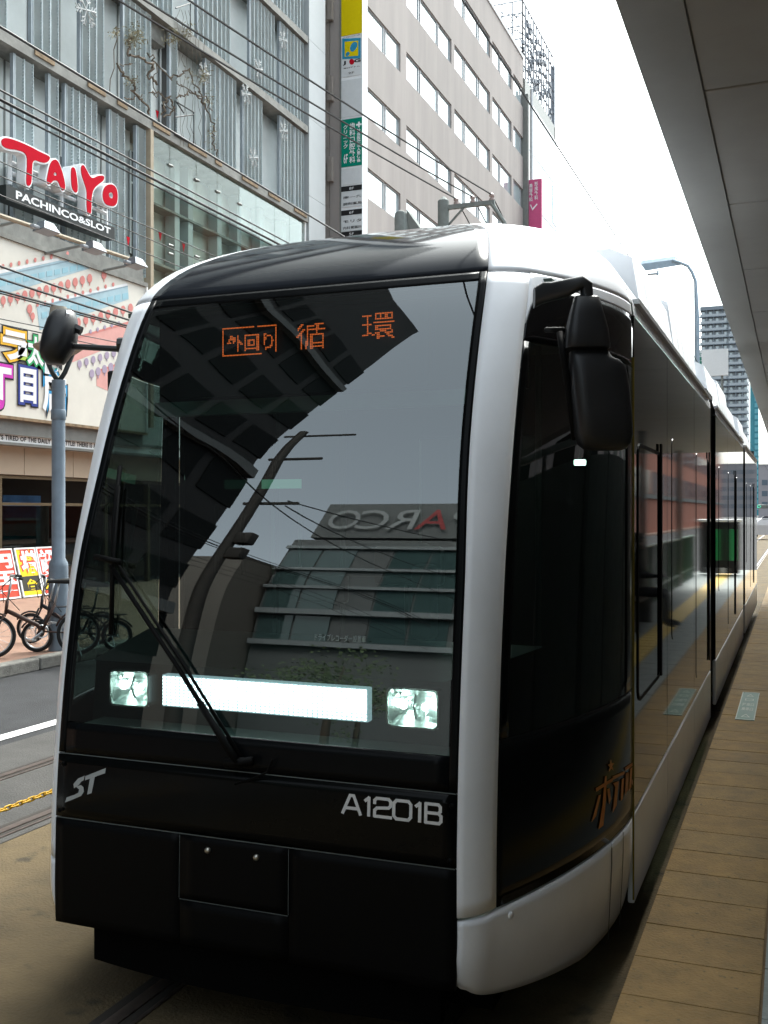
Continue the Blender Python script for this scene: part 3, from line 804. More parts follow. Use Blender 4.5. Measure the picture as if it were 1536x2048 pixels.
# dark red blinds behind some panes
M_maroon = mat('maroon_print', (.12, .02, .05), .6)
for (r_, c_) in ((2, 10), (1, 2), (1, 3), (1, 4)):
    a, b_ = colsY[c_]; s_ = SILL[r_]
    MB().span((FX - .055, a + .05, s_ + .06), (FX - .05, b_ - .05, s_ + HT * (.95 if r_ == 1 else .6))).build('window_poster', M_maroon, off)

# ------------------------------------------------------------------ tall projecting sign
SY = 34.0
cs = thing('column_sign', 'tall white projecting sign column listing clinics and shops', 'sign', (-14.7, SY + .2, 8))
xa, xb = fy(681, 100, SY)[0], fy(725, 100, SY)[0]
MB().span((xa, SY, 4.5), (xb, SY + .46, 24)).build('box', M_wht, cs)
MB().span((xa - .02, SY - .03, 4.5), (xa + .03, SY, 24)).build('edge', M_frame, cs)
M_signy = mat('sign_yellow', (.66, .53, .005), .5, var=.05, spec=.04); M_signt = mat('sign_teal', (.004, .22, .15), .5, var=.05, spec=.04); M_lblue = mat('logo_blue', (.02, .25, .42), .5, var=.04)
FS = FACY(SY)
def srect(y0, y1, m, name='panel', d=.02, x0=None, x1=None):
    a = fy(700, y0, SY)[1]; b_ = fy(700, y1, SY)[1]
    return MB().prism([(x0 if x0 else xa + .04, b_), (x1 if x1 else xb - .02, b_), (x1 if x1 else xb - .02, a), (x0 if x0 else xa + .04, a)], FS, 0, d).build(name, m, cs)
M_sface = mat('sign_face', (.62, .645, .66), .5, var=.05)
srect(-160, 70, M_signy); srect(74, 153, M_sface); srect(160, 234, M_sface); srect(238, 333, M_signt); srect(337, 370, M_sface)
def st_(body, x0, x1, y0, y1, m=M_blktxt, bold=.0, line=1.):
    A = fy(x0, y1, SY); B = fy(x1, y0, SY)
    return lettering(body, FS, (A[0], B[0], A[1], B[1]), m, cs, .026, bold, line=line)
for y0, lab_, rows in ((372, '8F', ('南一条', '調剤薬局')), (420, '6F', ('モリタ', '内科胃腸科')), (463, '5F', ('やんべ',))):
    srect(y0, y0 + 10, M_blktxt); srect(y0 + 11.5, y0 + 42, M_sface); st_(lab_, 699, 708, y0 + 2, y0 + 8, M_wht)
    for i, r_ in enumerate(rows): st_(r_, 687, 726 - 2, y0 + 17 + i * 13, y0 + 27 + i * 13, M_blktxt, .012)
st_('歯\n科\n口\n腔\n外\n科', 699, 711, 245, 327, M_wht, .015); st_('ク\nリ\nニ\nッ\nク', 687, 696, 250, 298, M_wht, .015); st_('6F', 688, 696, 308, 328, M_wht, .015)
st_('社\n会\n医\n療\n法\n人\n恵\n佑\n会', 714, 722, 257, 325, M_wht, .02); st_('✚', 713, 724, 243, 256, M_wht)
st_('2F', 697, 709, 143, 149); st_('常口アトム', 688, 720, 131, 139, M_blktxt, .03); st_('J   G', 686, 722, 117, 132, M_blktxt, .05)
def spoly(pts, m, name='emblem', d=.026): return MB().prism([fy(*p, SY) for p in pts], FS, .02, d).build(name, m, cs)
spoly(ellipse(704, 124, 5, 6), M_red)
spoly([(685, 78), (722, 76), (722, 117), (685, 119)], M_lblue); spoly([(690, 84), (717, 82), (717, 112), (690, 114)], M_signy, d=.03)
spoly(smooth_poly([(700, 96), (706, 85), (715, 84), (716, 94), (708, 104), (702, 104)]), M_lblue, d=.035); spoly(smooth_poly([(692, 108), (697, 103), (701, 108), (697, 113), (692, 113)]), M_lblue, d=.035)
st_('for useful human stage', 686, 721, 71.5, 74.5, M_blktxt)

# ================================================================== PALE BUILDING BEYOND, ROOF FRAME, PINK SIGN
pale = thing('pale_building', 'pale glass and panel building beyond the beige offices', 'building', (-20, 66, 0))
M_pale = mat('pale_panel', (.62, .66, .68), .4, .1, var=.06, scale=.5)
M_bluegl = glass('blue_glass', (.3, .4, .5), 2.0, dark=(.10, .22, .38))
Yp0, Yp1 = YO1 + .9, onX(1114, 300, FX).y
MB().span((-30, Yp0, 0), (FX - .1, Yp1, 28.3)).build('core', M_frame, pale)
nb = 4
for i in range(nb):
    a = Yp0 + (Yp1 - Yp0) * i / nb; b_ = Yp0 + (Yp1 - Yp0) * (i + 1) / nb
    for j in range(8):
        z = 2.5 + j * 3.1
        MB().span((FX - .1, a + .03, z), (FX, b_ - .03, z + 3.04)).build('facade_panel', M_pale, pale)
for j in (4, 6): MB().span((FX, Yp1 - 1.5, 2.5 + j * 3.1 + .3), (FX + .03, Yp1 - .1, 2.5 + j * 3.1 + 2.8)).build('blue_window', M_bluegl, pale)
MB().span((-16.6, YO1 + .03, 0), (FX + .3, YO1 + .35, 27)).build('drain_channel', M_frame, pale)
MB().tube([(FX + .35, YO1 + .7, 0), (FX + .35, YO1 + .7, 27.5)], .09, 8).build('downpipe', M_alu, pale)
rf = thing('roof_sign_frame', 'rusty open steel lattice for a sign on the roof against the sky', 'steel frame', (-16, 66, 28.3))
M_latt = mat('lattice_steel', (.20, .22, .25), .6, .3)
mb = MB(); X0_, X1_, Ya_, Yb_ = -18.6, -15.4, 61.6, 70.2; Z0_, Z1_ = 28.35, 33.0
rr_ = random.Random(5)
for i in range(13):
    y = Ya_ + (Yb_ - Ya_) * i / 12
    mb.tube([(X1_, y, Z0_), (X1_, y, Z1_)], .05, 5)
for i in range(6):
    x = X0_ + (X1_ - X0_) * i / 5; mb.tube([(x, Ya_, Z0_), (x, Ya_, Z1_)], .05, 5)
for j in range(7):
    z = Z0_ + (Z1_ - Z0_) * j / 6
    mb.tube([(X1_, Ya_, z), (X1_, Yb_, z)], .045, 5); mb.tube([(X0_, Ya_, z), (X1_, Ya_, z)], .045, 5)
mb.build('lattice', M_latt, rf)
mb = MB()
for i in range(46):
    y = rr_.uniform(Ya_, Yb_ - .8); z = rr_.uniform(Z0_, Z1_ - .8)
    mb.tube([(X1_ - .05, y, z), (X1_ - rr_.uniform(.05, 1.2), y + rr_.uniform(-.7, .7), z + rr_.uniform(.3, .9))], .035, 4)
    if i % 3 == 0: mb.tube([(rr_.uniform(X0_, X1_), Ya_, z), (rr_.uniform(X0_, X1_), Ya_ + .1, z + .8)], .035, 4)
    mb.box((X1_, y, z), (.16, .3, .22))
mb.build('braces', M_latt, rf)
MB().span((X1_ - .1, Yb_ - .05, Z0_ - 1.6), (X1_ + .1, Yb_ + .15, Z1_ - .6)).build('end_post', M_latt, rf)
ps = thing('pink_sign', 'pink projecting clinic sign with white writing', 'sign', (-14.5, 61.2, 14))
M_pink = mat('sign_pink', (.55, .09, .22), .5, var=.06)
PYs = 61.2
A = fy(1053, 440, PYs); B = fy(1083, 357, PYs)
MB().span((A[0], PYs, A[1] - 1.5), (B[0], PYs + .2, B[1])).build('panel', M_pink, ps)
FPK = FACY(PYs)
def pkt(body, x0, x1, y0, y1):
    a = fy(x0, y1, PYs); b_ = fy(x1, y0, PYs); lettering(body, FPK, (a[0], b_[0], a[1], b_[1]), M_wht, ps, .02, .02)
pkt('形\n成\n外\n科', 1069, 1076, 363, 400); pkt('美\n容\n外\n科', 1058.5, 1065.5, 367, 404)
MB().prism([fy(*p, PYs) for p in ((1060, 410), (1062, 409), (1065, 417), (1074, 407), (1075, 409), (1065, 421))], FPK, .005, .02).build('tick_mark', M_wht, ps)
MB().span((A[0] - .6, PYs + .05, B[1] - .5), (A[0], PYs + .15, B[1] - .4)).build('bracket', M_frame, ps)

# ================================================================== TRAM
TC = -1.80                     # centre line of the track and tram
YS = 4.56                      # where the cab nose meets the straight body
PROF = [(.15, 3.21), (.35, 3.165), (.72, 3.170), (1.02, 3.19), (1.6, 3.273), (2.09, 3.405), (2.46, 3.548), (2.79, 3.725), (2.868, 3.79), (2.964, 3.905), (3.069, 4.08), (3.176, 4.31), (3.227, 4.445), (3.27, 4.56)]
GW = [(.5, .994), (1.02, .990), (1.6, .984), (2.09, .955), (2.46, .942), (2.79, .932), (3.27, .92)]     # how the front narrows upwards
KW = [(2.66, 1.0), (2.78, .992), (2.85, .975), (2.95, .935), (3.02, .89), (3.09, .82), (3.14, .75), (3.19, .645), (3.22, .55), (3.24, .46), (3.26, .28), (3.27, .0)]
RZ = lambda z: z if z < 2.79 else 2.79 + (z - 2.79) * .87          # flatter roof crown
PROF = [(RZ(z), y) for z, y in PROF]; KW = [(RZ(z), k) for z, k in KW]
def yfr(z): return interp(PROF, z)
def kw(z): return interp(KW, z) if z > 2.66 else (1.0 - .05 * max(0, (.45 - z)))
def plan(u):
    """u: 0..1 front half, 1..1.25 corner pillar, 1.25..2 cab side; gives (offset, y) before the rake"""
    s = 1 if u >= 0 else -1; u = abs(u)
    if u <= 1: dx = .80 * u; y = 3.16 - .003 * (1 - u * u)
    elif u <= 1.25:
        t = (u - 1) / .25; a, b, c = (.80, 3.16), (.868, 3.195), (.885, 3.30)
        dx = (1 - t) ** 2 * a[0] + 2 * t * (1 - t) * b[0] + t * t * c[0]; y = (1 - t) ** 2 * a[1] + 2 * t * (1 - t) * b[1] + t * t * c[1]
    else:
        t = (u - 1.25) / .75; P = ((.885, 3.30), (.985, 3.55), (1.15, 4.05), (1.15, YS))
        w = ((1 - t) ** 3, 3 * t * (1 - t) ** 2, 3 * t * t * (1 - t), t ** 3)
        dx = sum(w[i] * P[i][0] for i in range(4)); y = sum(w[i] * P[i][1] for i in range(4))
    return s * dx, y
def nose(u, z, off=0.):
    dx, y = plan(u)
    k = kw(z); m = (YS - yfr(z)) / 1.4; a = abs(u)
    gw = interp(GW, z); k *= gw if a <= 1 else (gw + (1 - gw) * (a - 1) / .25 if a < 1.25 else 1)
    p = Vector((TC + dx * k, YS - (YS - y) * m, z))
    if off:
        e = .004; a = nose(u + e, z) - nose(u - e, z); b = nose(u, min(z + .01, 3.203)) - nose(u, z - .01)
        n = a.cross(b).normalized(); p = p + n * off
    return p
def front(px, py, off=0.):
    """photo pixel on the tram's front -> (u, z)"""
    y = 3.2
    for _ in range(12):
        p = onY(px, py, y); u = (p.x - TC) / (.80 * kw(p.z) * interp(GW, p.z)); y = nose(max(-1.2, min(1.2, u)), p.z).y - off
    return u, p.z
def side(px, py):
    """photo pixel on the cab's right side -> (u, z)"""
    best = None
    d = ray(px, py)
    for i in range(0, 400):
        u = 1.0 + i / 400
        z = 1.9
        for _ in range(6):
            p = nose(u, z); D = p.x * -SN + p.y * CS; z = H + (1024 - py) / F * D
        p = nose(u, z); lat = p.x * CS + p.y * SN; e = abs(768 + F * lat / D - px)
        if best is None or e < best[0]: best = (e, u, z)
    return best[1], best[2]
def grid(us, zs, fn=None, name='panel', m=None, parent=None, off=0., thick=0.):
    fn = fn or (lambda u, z: nose(u, z, off))
    mb = MB(); nu, nz = len(us), len(zs)
    vs = [fn(u, z) for z in zs for u in us]
    fs = [(j * nu + i, j * nu + i + 1, (j + 1) * nu + i + 1, (j + 1) * nu + i) for j in range(nz - 1) for i in range(nu - 1)]
    me = bpy.data.meshes.new(name); me.from_pydata([tuple(v) for v in vs], [], fs); me.update()
    o = obj(name, me, m, parent, True)
    if thick:
        md = o.modifiers.new('thickness', 'SOLIDIFY'); md.thickness = thick; md.offset = -1
    return o
def lin(a, b, n): return [a + (b - a) * i / (n - 1) for i in range(n)]

M_tblk = mat('tram_black', (.0025, .003, .003), .15, var=.1, scale=3, spec=.1)
M_tblk2 = mat('tram_black_lower', (.003, .0032, .0034), .4, var=.15, scale=3, spec=.06)
M_tfrm = mat('windscreen_border', (.004, .0045, .005), .25, var=.05, spec=.08)
M_twht = mat('tram_silver_white', (.80, .82, .85), .34, .0, var=.06, scale=2.5, spec=.35, coat=.1)
M_roofd = mat('tram_roof_dark', (.014, .016, .020), .07, var=.1, scale=2, spec=.05)
M_rub = mat('rubber', (.004, .004, .004), .6, var=.1, spec=.08)
M_steel = mat('bright_steel', (.5, .48, .42), .3, .9, var=.1)
M_ws = glass('windscreen_glass', (.33, .44, .42), 2.4)
M_sg = glass('cab_side_glass', (.20, .26, .24), 1.6)
M_side = mat('tram_side_black', (.004, .004, .0045), .04, var=.05, spec=.27, bump=.006, bscale=1.3)
M_under = mat('underframe', (.003, .003, .003), .8, var=.2, spec=.02)
tram = thing('tram', 'black and silver low-floor tram at the platform with lit headlights', 'tram', (TC, 3.1, 0))
U1 = .955
# --- front
zg0, zg1 = 1.09, 2.735
GU = lin(-U1, U1, 29); GZ = lin(zg0, zg1, 33)
ws_ = grid(GU, GZ, name='windscreen', m=M_ws, parent=tram)
fr1 = grid(lin(-.995, -U1 - .004, 4), lin(.975, 2.775, 36), name='windscreen_border', m=M_tfrm, parent=tram, thick=.02)
fr2 = grid(lin(U1 + .004, .995, 4), lin(.975, 2.775, 36), name='windscreen_border', m=M_tfrm, parent=tram, thick=.02)
grid(GU, lin(zg1 + .004, 2.775, 5), name='windscreen_border', m=M_tfrm, parent=tram, thick=.02)
grid(GU, lin(.975, zg0 - .004, 5), name='windscreen_border', m=M_tfrm, parent=tram, thick=.02)
NB = lin(-.995, .995, 29)
pan = grid(NB, lin(.737, .967, 8), name='number_panel', m=M_tblk, parent=tram, thick=.02)
hu0, hz0 = front(361, 1669); hu1, _ = front(577, 1700); hzb = front(470, 1813)[1]
lo_l = grid(lin(-.995, hu0 - .004, 14), lin(.34, .729, 12), name='bumper_panel', m=M_tblk2, parent=tram, thick=.02)
lo_r = grid(lin(hu1 + .004, .995, 14), lin(.34, .729, 12), name='bumper_panel', m=M_tblk2, parent=tram, thick=.02)
grid(lin(hu0, hu1, 8), lin(.34, hzb - .006, 5), name='bumper_panel', m=M_tblk2, parent=tram, thick=.02)
hat = grid(lin(hu0, hu1, 8), lin(hzb, .729, 10), name='coupler_hatch', m=M_tblk2, parent=tram, thick=.02, off=.002)
for px, py in ((417, 1700), (514, 1714)):
    u, z = front(px, py); c = nose(u, z, .002)
    MB().lathe(c, [(0, .012), (.008, .011), (.011, .006), (.011, 0)], 12, Matrix.Rotation(R(90), 3, 'X')).build('latch', M_steel, hat, True)
for px, py in ((127, 1527), (120, 1620), (905, 1612), (900, 1722)):
    u, z = front(px, py); c = nose(max(-.975, min(.975, u)), z, .001)
    MB().lathe(c, [(0, .006), (.006, .006), (.009, .003), (.009, 0)], 12, Matrix.Rotation(R(90), 3, 'X')).build('screw', M_tblk2, pan, True)
# thin pale edges along the panel joints
M_seam = mat('panel_edge', (.10, .12, .12), .4, .1, var=0)
for ua in (hu0 - .003, hu1 + .001): grid([ua, ua + .002], lin(hzb, .728, 8), name='panel_edge', m=M_seam, parent=tram, off=.0025)
grid(lin(hu0, hu1, 8), [hzb - .004, hzb - .0015], name='panel_edge', m=M_seam, parent=tram, off=.0025)
for z in (.733, .971): grid(lin(-.99, .99, 29), lin(z - .002, z + .0015, 2), name='panel_edge', m=M_seam, parent=tram, off=.0005)
# dark lining behind every seam, behind the panels below the windscreen
grid(lin(-1.0, 1.0, 21), lin(.36, .985, 16), name='front_lining', m=M_under, parent=tram, off=-.03)
# --- corner pillars, silver, running up into the roof arch
for s in (-1, 1):
    uu = lin(1.0, 1.25, 7); uu = [s * u for u in uu]
    if s < 0: uu = uu[::-1]
    grid(uu, lin(.578, 2.77, 48), name='corner_pillar', m=M_twht, parent=tram, thick=.025)
    us = [s * u for u in lin(1.005, 1.985, 30)]
    if s < 0: us = us[::-1]
    def zbot(u):
        u = abs(u); return .33 if u < 1.1 else .33 - .18 * min(1, (u - 1.1) / .6) ** .8
    ts = lin(0, 1, 12)
    def skfn(u, t):
        a = abs(u); zb = zbot(u); r = .09
        # rounded front lower corner and tucked-in bottom edge
        zb2 = zb + .06 * max(0, 1 - (a - 1.0) / .10) ** 2
        z = zb2 + (.566 - zb2) * t
        p = nose(u, z)
        tuck = .035 * (1 - t) ** 4
        return p + Vector((-s * tuck, tuck * .5, 0))
    mb = MB(); nu = len(us)
    vs = [skfn(u, t) for t in ts for u in us]
    fs = [(j * nu + i, j * nu + i + 1, (j + 1) * nu + i + 1, (j + 1) * nu + i) for j in range(len(ts) - 1) for i in range(nu - 1)]
    me = bpy.data.meshes.new('skirt'); me.from_pydata([tuple(v) for v in vs], [], fs); sk = obj('skirt', me, M_twht, tram, True)
    md = sk.modifiers.new('thickness', 'SOLIDIFY'); md.thickness = .03; md.offset = -1
    for (px, py, r) in (((1021, 1830, .011), (1224, 1690, .009))):
        u, z = side(px, py); c = nose(s * u, z, .0)
        dirv = (nose(s * u, z, .01 * s) - c).normalized()
        Mq = dirv.to_track_quat('Z', 'Y').to_matrix()
        MB().lathe(c, [(0, .006), (r, .006), (r + .002, .001), (r + .002, -.01)], 14, Mq).build('jacking_cap', M_twht, sk, True)
    for ua in (1.80, 1.885):
        grid([s * ua, s * (ua + .006)] if s > 0 else [s * (ua + .006), s * ua], lin(zbot(1.9) + .02, .56, 6), name='skirt_joint', m=M_seam, parent=sk, off=.0015)
    # cab side: black panel, side window, shoulder
    ws2 = [s * u for u in lin(1.256, 1.985, 30)]; 
    if s < 0: ws2 = ws2[::-1]
    grid(ws2, lin(.575, 1.12, 10), name='cab_side_panel', m=M_tblk, parent=tram, thick=.02)
    gl2 = [s * u for u in lin(1.30, 1.90, 22)]
    if s < 0: gl2 = gl2[::-1]
    grid(gl2, lin(1.124, 2.50, 24), name='cab_side_window', m=M_sg, parent=tram)
    for a, b_ in ((1.256, 1.298), (1.902, 1.985)):
        q_ = [s * u for u in lin(a, b_, 4)]
        if s < 0: q_ = q_[::-1]
        grid(q_, lin(1.124, 2.50, 24), name='side_window_border', m=M_tblk, parent=tram, thick=.02)
    # arched head of the dark cab side, leaving the silver corner rounded
    us3 = lin(1.256, 1.985, 34)
    def ztop(u): 
        t = (u - 1.256) / .729
        return 2.735 - .17 * max(0, 1 - t / .13) ** 2.0 - .012 * t
    nrow = 8
    vs = []; vs2 = []
    for j in range(nrow):
        for u in us3:
            vs.append(nose(s * u, 2.504 + (ztop(u) - 2.504) * j / (nrow - 1)))
            vs2.append(nose(s * u, ztop(u) + .004 + (2.775 - ztop(u) - .004) * j / (nrow - 1)))
    nu = len(us3); fs = [(j * nu + i, j * nu + i + 1, (j + 1) * nu + i + 1, (j + 1) * nu + i) for j in range(nrow - 1) for i in range(nu - 1)]
    if s < 0: fs = [f[::-1] for f in fs]
    for nm, vv, mm in (('cab_side_head', vs, M_side), ('shoulder_strip', vs2, M_twht)):
        me = bpy.data.meshes.new(nm); me.from_pydata([tuple(v) for v in vv], [], fs); o = obj(nm, me, mm, tram, True)
        md = o.modifiers.new('thickness', 'SOLIDIFY'); md.thickness = .02; md.offset = -1
    # silver roof arch over the cab
    ra = [s * u for u in lin(1.0, 2.0, 30)]
    if s < 0: ra = ra[::-1]
    grid(ra, [RZ(z) for z in [2.779, 2.80, 2.83, 2.86, 2.90, 2.94, 2.98, 3.02, 3.06, 3.08, 3.10, 3.12, 3.14, 3.16, 3.18, 3.195, 3.21, 3.225, 3.238, 3.248, 3.256, 3.262, 3.267, 3.2695]], name='roof_arch', m=M_twht, parent=tram, thick=.02)
grid(lin(-.998, .998, 29), [RZ(z) for z in [2.779, 2.80, 2.83, 2.86, 2.90, 2.94, 2.98, 3.02, 3.06, 3.08, 3.10, 3.12, 3.14, 3.16, 3.18, 3.195, 3.21, 3.225, 3.238, 3.248, 3.256, 3.262, 3.267, 3.2695]], name='roof_front', m=M_roofd, parent=tram, thick=.02)
# --- guard under the front
gd = MB()
for a, b_ in zip(lin(-.70, .70, 15), lin(-.70, .70, 15)[1:]):
    ya = 3.30 - .08 * (1 - (a / .8) ** 2); yb = 3.30 - .08 * (1 - (b_ / .8) ** 2)
    gd.add([(TC + a, ya, .165), (TC + b_, yb, .165), (TC + b_, yb, .36), (TC + a, ya, .36), (TC + a, ya + .05, .165), (TC + b_, yb + .05, .165), (TC + b_, yb + .05, .36), (TC + a, ya + .05, .36)],
           [(0, 1, 2, 3), (7, 6, 5, 4), (0, 4, 5, 1), (3, 2, 6, 7)])
gd.build('track_guard', M_under, tram)
MB().span((TC - .82, 3.5, .14), (TC + .82, YS, .36)).build('underframe', M_under, tram)
MB().span((TC - 1.05, YS, .12), (TC + 1.05, 20, .34)).build('underframe', M_under, tram)
for y in (6.1, 7.8, 16.4, 18.1):
    for s in (-1, 1):
        MB().lathe((TC + s * .545, y, .30), [(0, -.06), (.29, -.06), (.30, -.03), (.30, .05), (.27, .06), (0, .06)], 24, Matrix.Rotation(R(90), 3, 'Y')).build('wheel', M_rub, tram, 40)
# --- body sections
ROOFP = [(1.15, 2.735), (1.145, 2.78), (1.12, 2.86), (1.075, 2.95), (1.02, 3.02), (.86, 3.14), (.60, 3.22), (0, 3.27)]
ROOFP = [(a, RZ(z)) for a, z in ROOFP]
def body(y0, y1, first=False):
    for s in (1, -1):
        x = TC + s * 1.15
        segs = [(y0 + .004, y1 - .004)]
        if first: segs = [(y0 + .012, y0 + 1.27), (y0 + 1.276, y0 + 2.9), (y0 + 2.906, y1 - .004)]
        elif y0 < 12: segs = [(y0 + .004, y0 + 1.7), (y0 + 1.706, y0 + 3.3), (y0 + 3.306, y1 - .004)]
        for (a, b_) in segs:
            MB().bevbox((x - s * .015, (a + b_) / 2, (.578 + 2.734) / 2), (.03, b_ - a, 2.734 - .578), .004).build('side_panel', M_side, tram)
            MB().bevbox((x - s * .012, (a + b_) / 2, (.18 + .57) / 2), (.03, b_ - a, .57 - .18), .008).build('skirt', M_twht, tram)
        # windows: dark glass let in, with a rubber edge
        wn = [(y0 + .14, y0 + .92, 1.05, 2.17, True)] if first else []
        wn += [(y0 + 1.5, y0 + 2.8, 1.15, 2.3, False)] if first else [(y0 + .4, y0 + 1.6, 1.15, 2.3, False), (y0 + 1.85, y0 + 3.15, .7, 2.3, True), (y0 + 3.5, y1 - .4, 1.15, 2.3, False)]
        if first: wn += [(y0 + 3.05, y1 - .25, .7, 2.3, True)]
        for (a, b_, za, zb, door) in wn:
            e = MB(); o_ = .018; X_ = x + s * .0005
            fr_x = (Vector((x, 0, 0)), Vector((0, 1, 0)), Vector((0, 0, 1)), Vector((s, 0, 0)))
            w_ = MB().prism(rrect(a, b_, za, zb, .06), fr_x, -.01, .003).build('side_window', M_side, tram)
            if first and door and a < 5: MB().prism(rrect(a - o_, b_ + o_, za - o_, zb + o_, .07), fr_x, -.01, .005, [rrect(a, b_, za, zb, .06)[::-1]]).build('window_rubber', M_rub, w_)
            if door:
                MB().span((x + s * .004, b_ - .02, za - .01), (x + s * .014, b_ + .02, zb + .06)).build('door_edge', M_rub, tram)
    rb = []
    pts = [(-a, z) for a, z in ROOFP] + [(a, z) for a, z in ROOFP[::-1][1:]]
    vs = [(TC + a, y, z) for y in (y0, y1) for a, z in pts]; n = len(pts)
    MB().add(vs, [(i, i + 1, n + i + 1, n + i) for i in range(n - 1)]).build('roof', M_twht, tram, 50)
MB().span((TC + 1.146, YS + .003, .2), (TC + 1.153, YS + .010, 2.55)).build('door_seal', mat('yellow_seal', (.22, .17, .03), .6, spec=.05), tram)
body(YS, 8.95, True); body(9.55, 14.75); body(15.35, 20.2)
for (a, b_) in ((8.95, 9.55), (14.75, 15.35)):
    mb = MB()
    for i in range(9):
        y = a + (b_ - a) * i / 8; d_ = .075 if i % 2 else .03
        mb.span((TC - 1.15 + d_, y - .03, .3), (TC + 1.15 - d_, y + .035, 2.9))
    mb.build('bellows', M_rub, tram)
MB().span((TC - 1.1, 20.15, .4), (TC + 1.1, 20.2, 3.0)).build('rear_wall', M_tblk, tram)
# gutter and roof fairings
for s in (1, -1):
    for a, b_ in ((YS + .1, 8.9), (9.6, 14.7), (15.4, 20.1)):
        MB().span((TC + s * 1.125, a, 2.80), (TC + s * 1.162, b_, 2.822)).build('gutter', M_alu, tram)
for (a, b_, h, w) in ((5.35, 6.9, .36, .98), (6.94, 8.6, .44, .98), (9.8, 11.4, .40, .98), (11.44, 12.9, .46, .98), (12.94, 14.5, .34, .98), (15.6, 17.2, .42, .98), (17.24, 19.4, .34, .98)):
    mb = MB(); z0 = 2.87
    vs = []
    for y, t in ((a, 1), (b_, 1)):
        for s, z, x in ((-1, z0, w + .10), (-1, z0 + h * .85, w + .05), (-1, z0 + h, w - .06), (1, z0 + h, w - .06), (1, z0 + h * .85, w + .05), (1, z0, w + .10)):
            vs.append((TC + s * x, y, z))
    mb.add(vs, [(i, i + 1, 7 + i if i < 5 else 6, 6 + i) for i in range(5)] + [(0, 1, 2, 3, 4, 5), (11, 10, 9, 8, 7, 6)])
    f = mb.build('roof_fairing', M_twht, tram)
    n = int((b_ - a) / .4)
    for i in range(1, n + 1):
        y = a + (b_ - a) * i / (n + 1)
        for s in (-1, 1):
            MB().add([(TC + s * (w + .103), y - .012, z0), (TC + s * (w + .103), y + .012, z0), (TC + s * (w + .053), y + .012, z0 + h * .85), (TC + s * (w + .053), y - .012, z0 + h * .85)], [(0, 1, 2, 3)]).build('fairing_rib', M_alu, f)
# --- cab interior
M_int = mat('cab_inside', (.016, .024, .022), .6, var=.15); M_int2 = mat('cab_ceiling', (.06, .085, .075), .5, var=.1)
MB().span((TC - .72, 3.7, .38), (TC + .72, 5.6, .42)).build('cab_floor', M_int, tram)
MB().span((TC - .95, 3.85, 2.74), (TC + .95, 5.6, 2.76)).build('cab_ceiling', M_int2, tram)
pt = MB(); 
pt.span((TC - 1.1, 5.58, .42), (TC - .2, 5.62, 2.74)); pt.span((TC + .5, 5.58, .42), (TC + 1.1, 5.62, 2.74)); pt.span((TC - .2, 5.58, 2.3), (TC + .5, 5.62, 2.74))
pt.build('cab_partition', M_int, tram)
MB().span((TC - 1.1, 9.0, .42), (TC + 1.1, 9.04, 2.74)).build('saloon_end', M_int, tram)
# dashboard with lamp shelf
db = MB(); db.add([nose(-.9, 1.32, -.06), nose(.9, 1.32, -.06), Vector((TC + .9, 3.95, 1.36)), Vector((TC - .9, 3.95, 1.36)), Vector((TC - .9, 3.95, 1.0)), Vector((TC + .9, 3.95, 1.0))], [(0, 1, 2, 3), (3, 2, 5, 4)])
db.build('dashboard', M_int, tram)
bk = MB(); bk.add([Vector((TC - .8, 3.40, 1.03)), Vector((TC + .8, 3.40, 1.03)), Vector((TC + .8, 3.43, 1.31)), Vector((TC - .8, 3.43, 1.31))], [(0, 1, 2, 3)]); bk.build('lamp_board', M_int, tram)
MB().span((TC - .74, 3.225, 1.055), (TC + .74, 3.40, 1.07)).build('lamp_shelf', mat('shelf_grey', (.14, .17, .15), .5), tram)
M_seat = mat('seat_fabric', (.03, .05, .06), .8)
st2 = MB(); st2.bevbox((TC - .1, 4.6, .95), (.5, .5, .12), .04); st2.bevbox((TC - .1, 4.86, 1.35), (.48, .12, .75), .05); st2.tube([(TC - .1, 4.6, .42), (TC - .1, 4.6, .9)], .06, 10)
st2.build('driver_seat', M_seat, tram, 40)
hb = MB(); hb.bevbox((TC + .33, 3.98, 1.66), (.30, .06, .16), .02); hb.tube([(TC + .33, 4.0, 1.36), (TC + .33, 3.99, 1.6)], .025, 8); hb.bevbox((TC - .05, 3.95, 1.56), (.24, .05, .12), .015)
hb.build('control_screen', M_blk, tram, 40)
mb = MB(); mb.bevbox((TC + .42, 3.92, 1.52), (.09, .10, .30), .02); mb.bevbox((TC + .1, 3.95, 1.63), (.62, .08, .03), .01); mb.build('ticket_machine', M_int, tram, 40)
for x0_, x1_ in ((TC - .55, TC - .51), (TC + .56, TC + .60)): MB().tube([(x0_, 5.3, .42), (x0_, 5.3, 2.74)], .018, 8).build('grab_pole', M_int2, tram)
M_clamp = mat('saloon_lamp_glint', (.8, 1., .85), .5, var=0, emit=(.72, 1, .85), es=3.5)
c = onY(1160, 925, 5.0)  # glowing box and stem added for a reflected platform lamp
MB().bevbox(c, (.055, .03, .028), .005).build('side_glass_glint', M_clamp, tram); MB().tube([c + Vector((0, 0, .015)), Vector((c.x, c.y, 2.74))], .008, 6).build('glint_stem', M_int, tram)
for x in (-.75, .72): MB().span((TC + x - .04, 6.0, 2.70), (TC + x + .04, 8.9, 2.735)).build('ceiling_lamp', M_clamp, tram)
M_gpale = mat('pale_reflection_green', (.35, .45, .40), .5, var=.05)
for px in (456, 507, 546, 600):  # pale poles added for reflected lines of poles and door frames
    a = onY(px, 1008, 5.35); b_ = onY(px, 1150, 5.35); MB().tube([a, b_], .012, 8).build('grab_pole', M_gpale, tram, True)
a = onY(445, 978, 5.4); b_ = onY(600, 958, 5.4)  # faintly glowing box added to stand for a green reflection
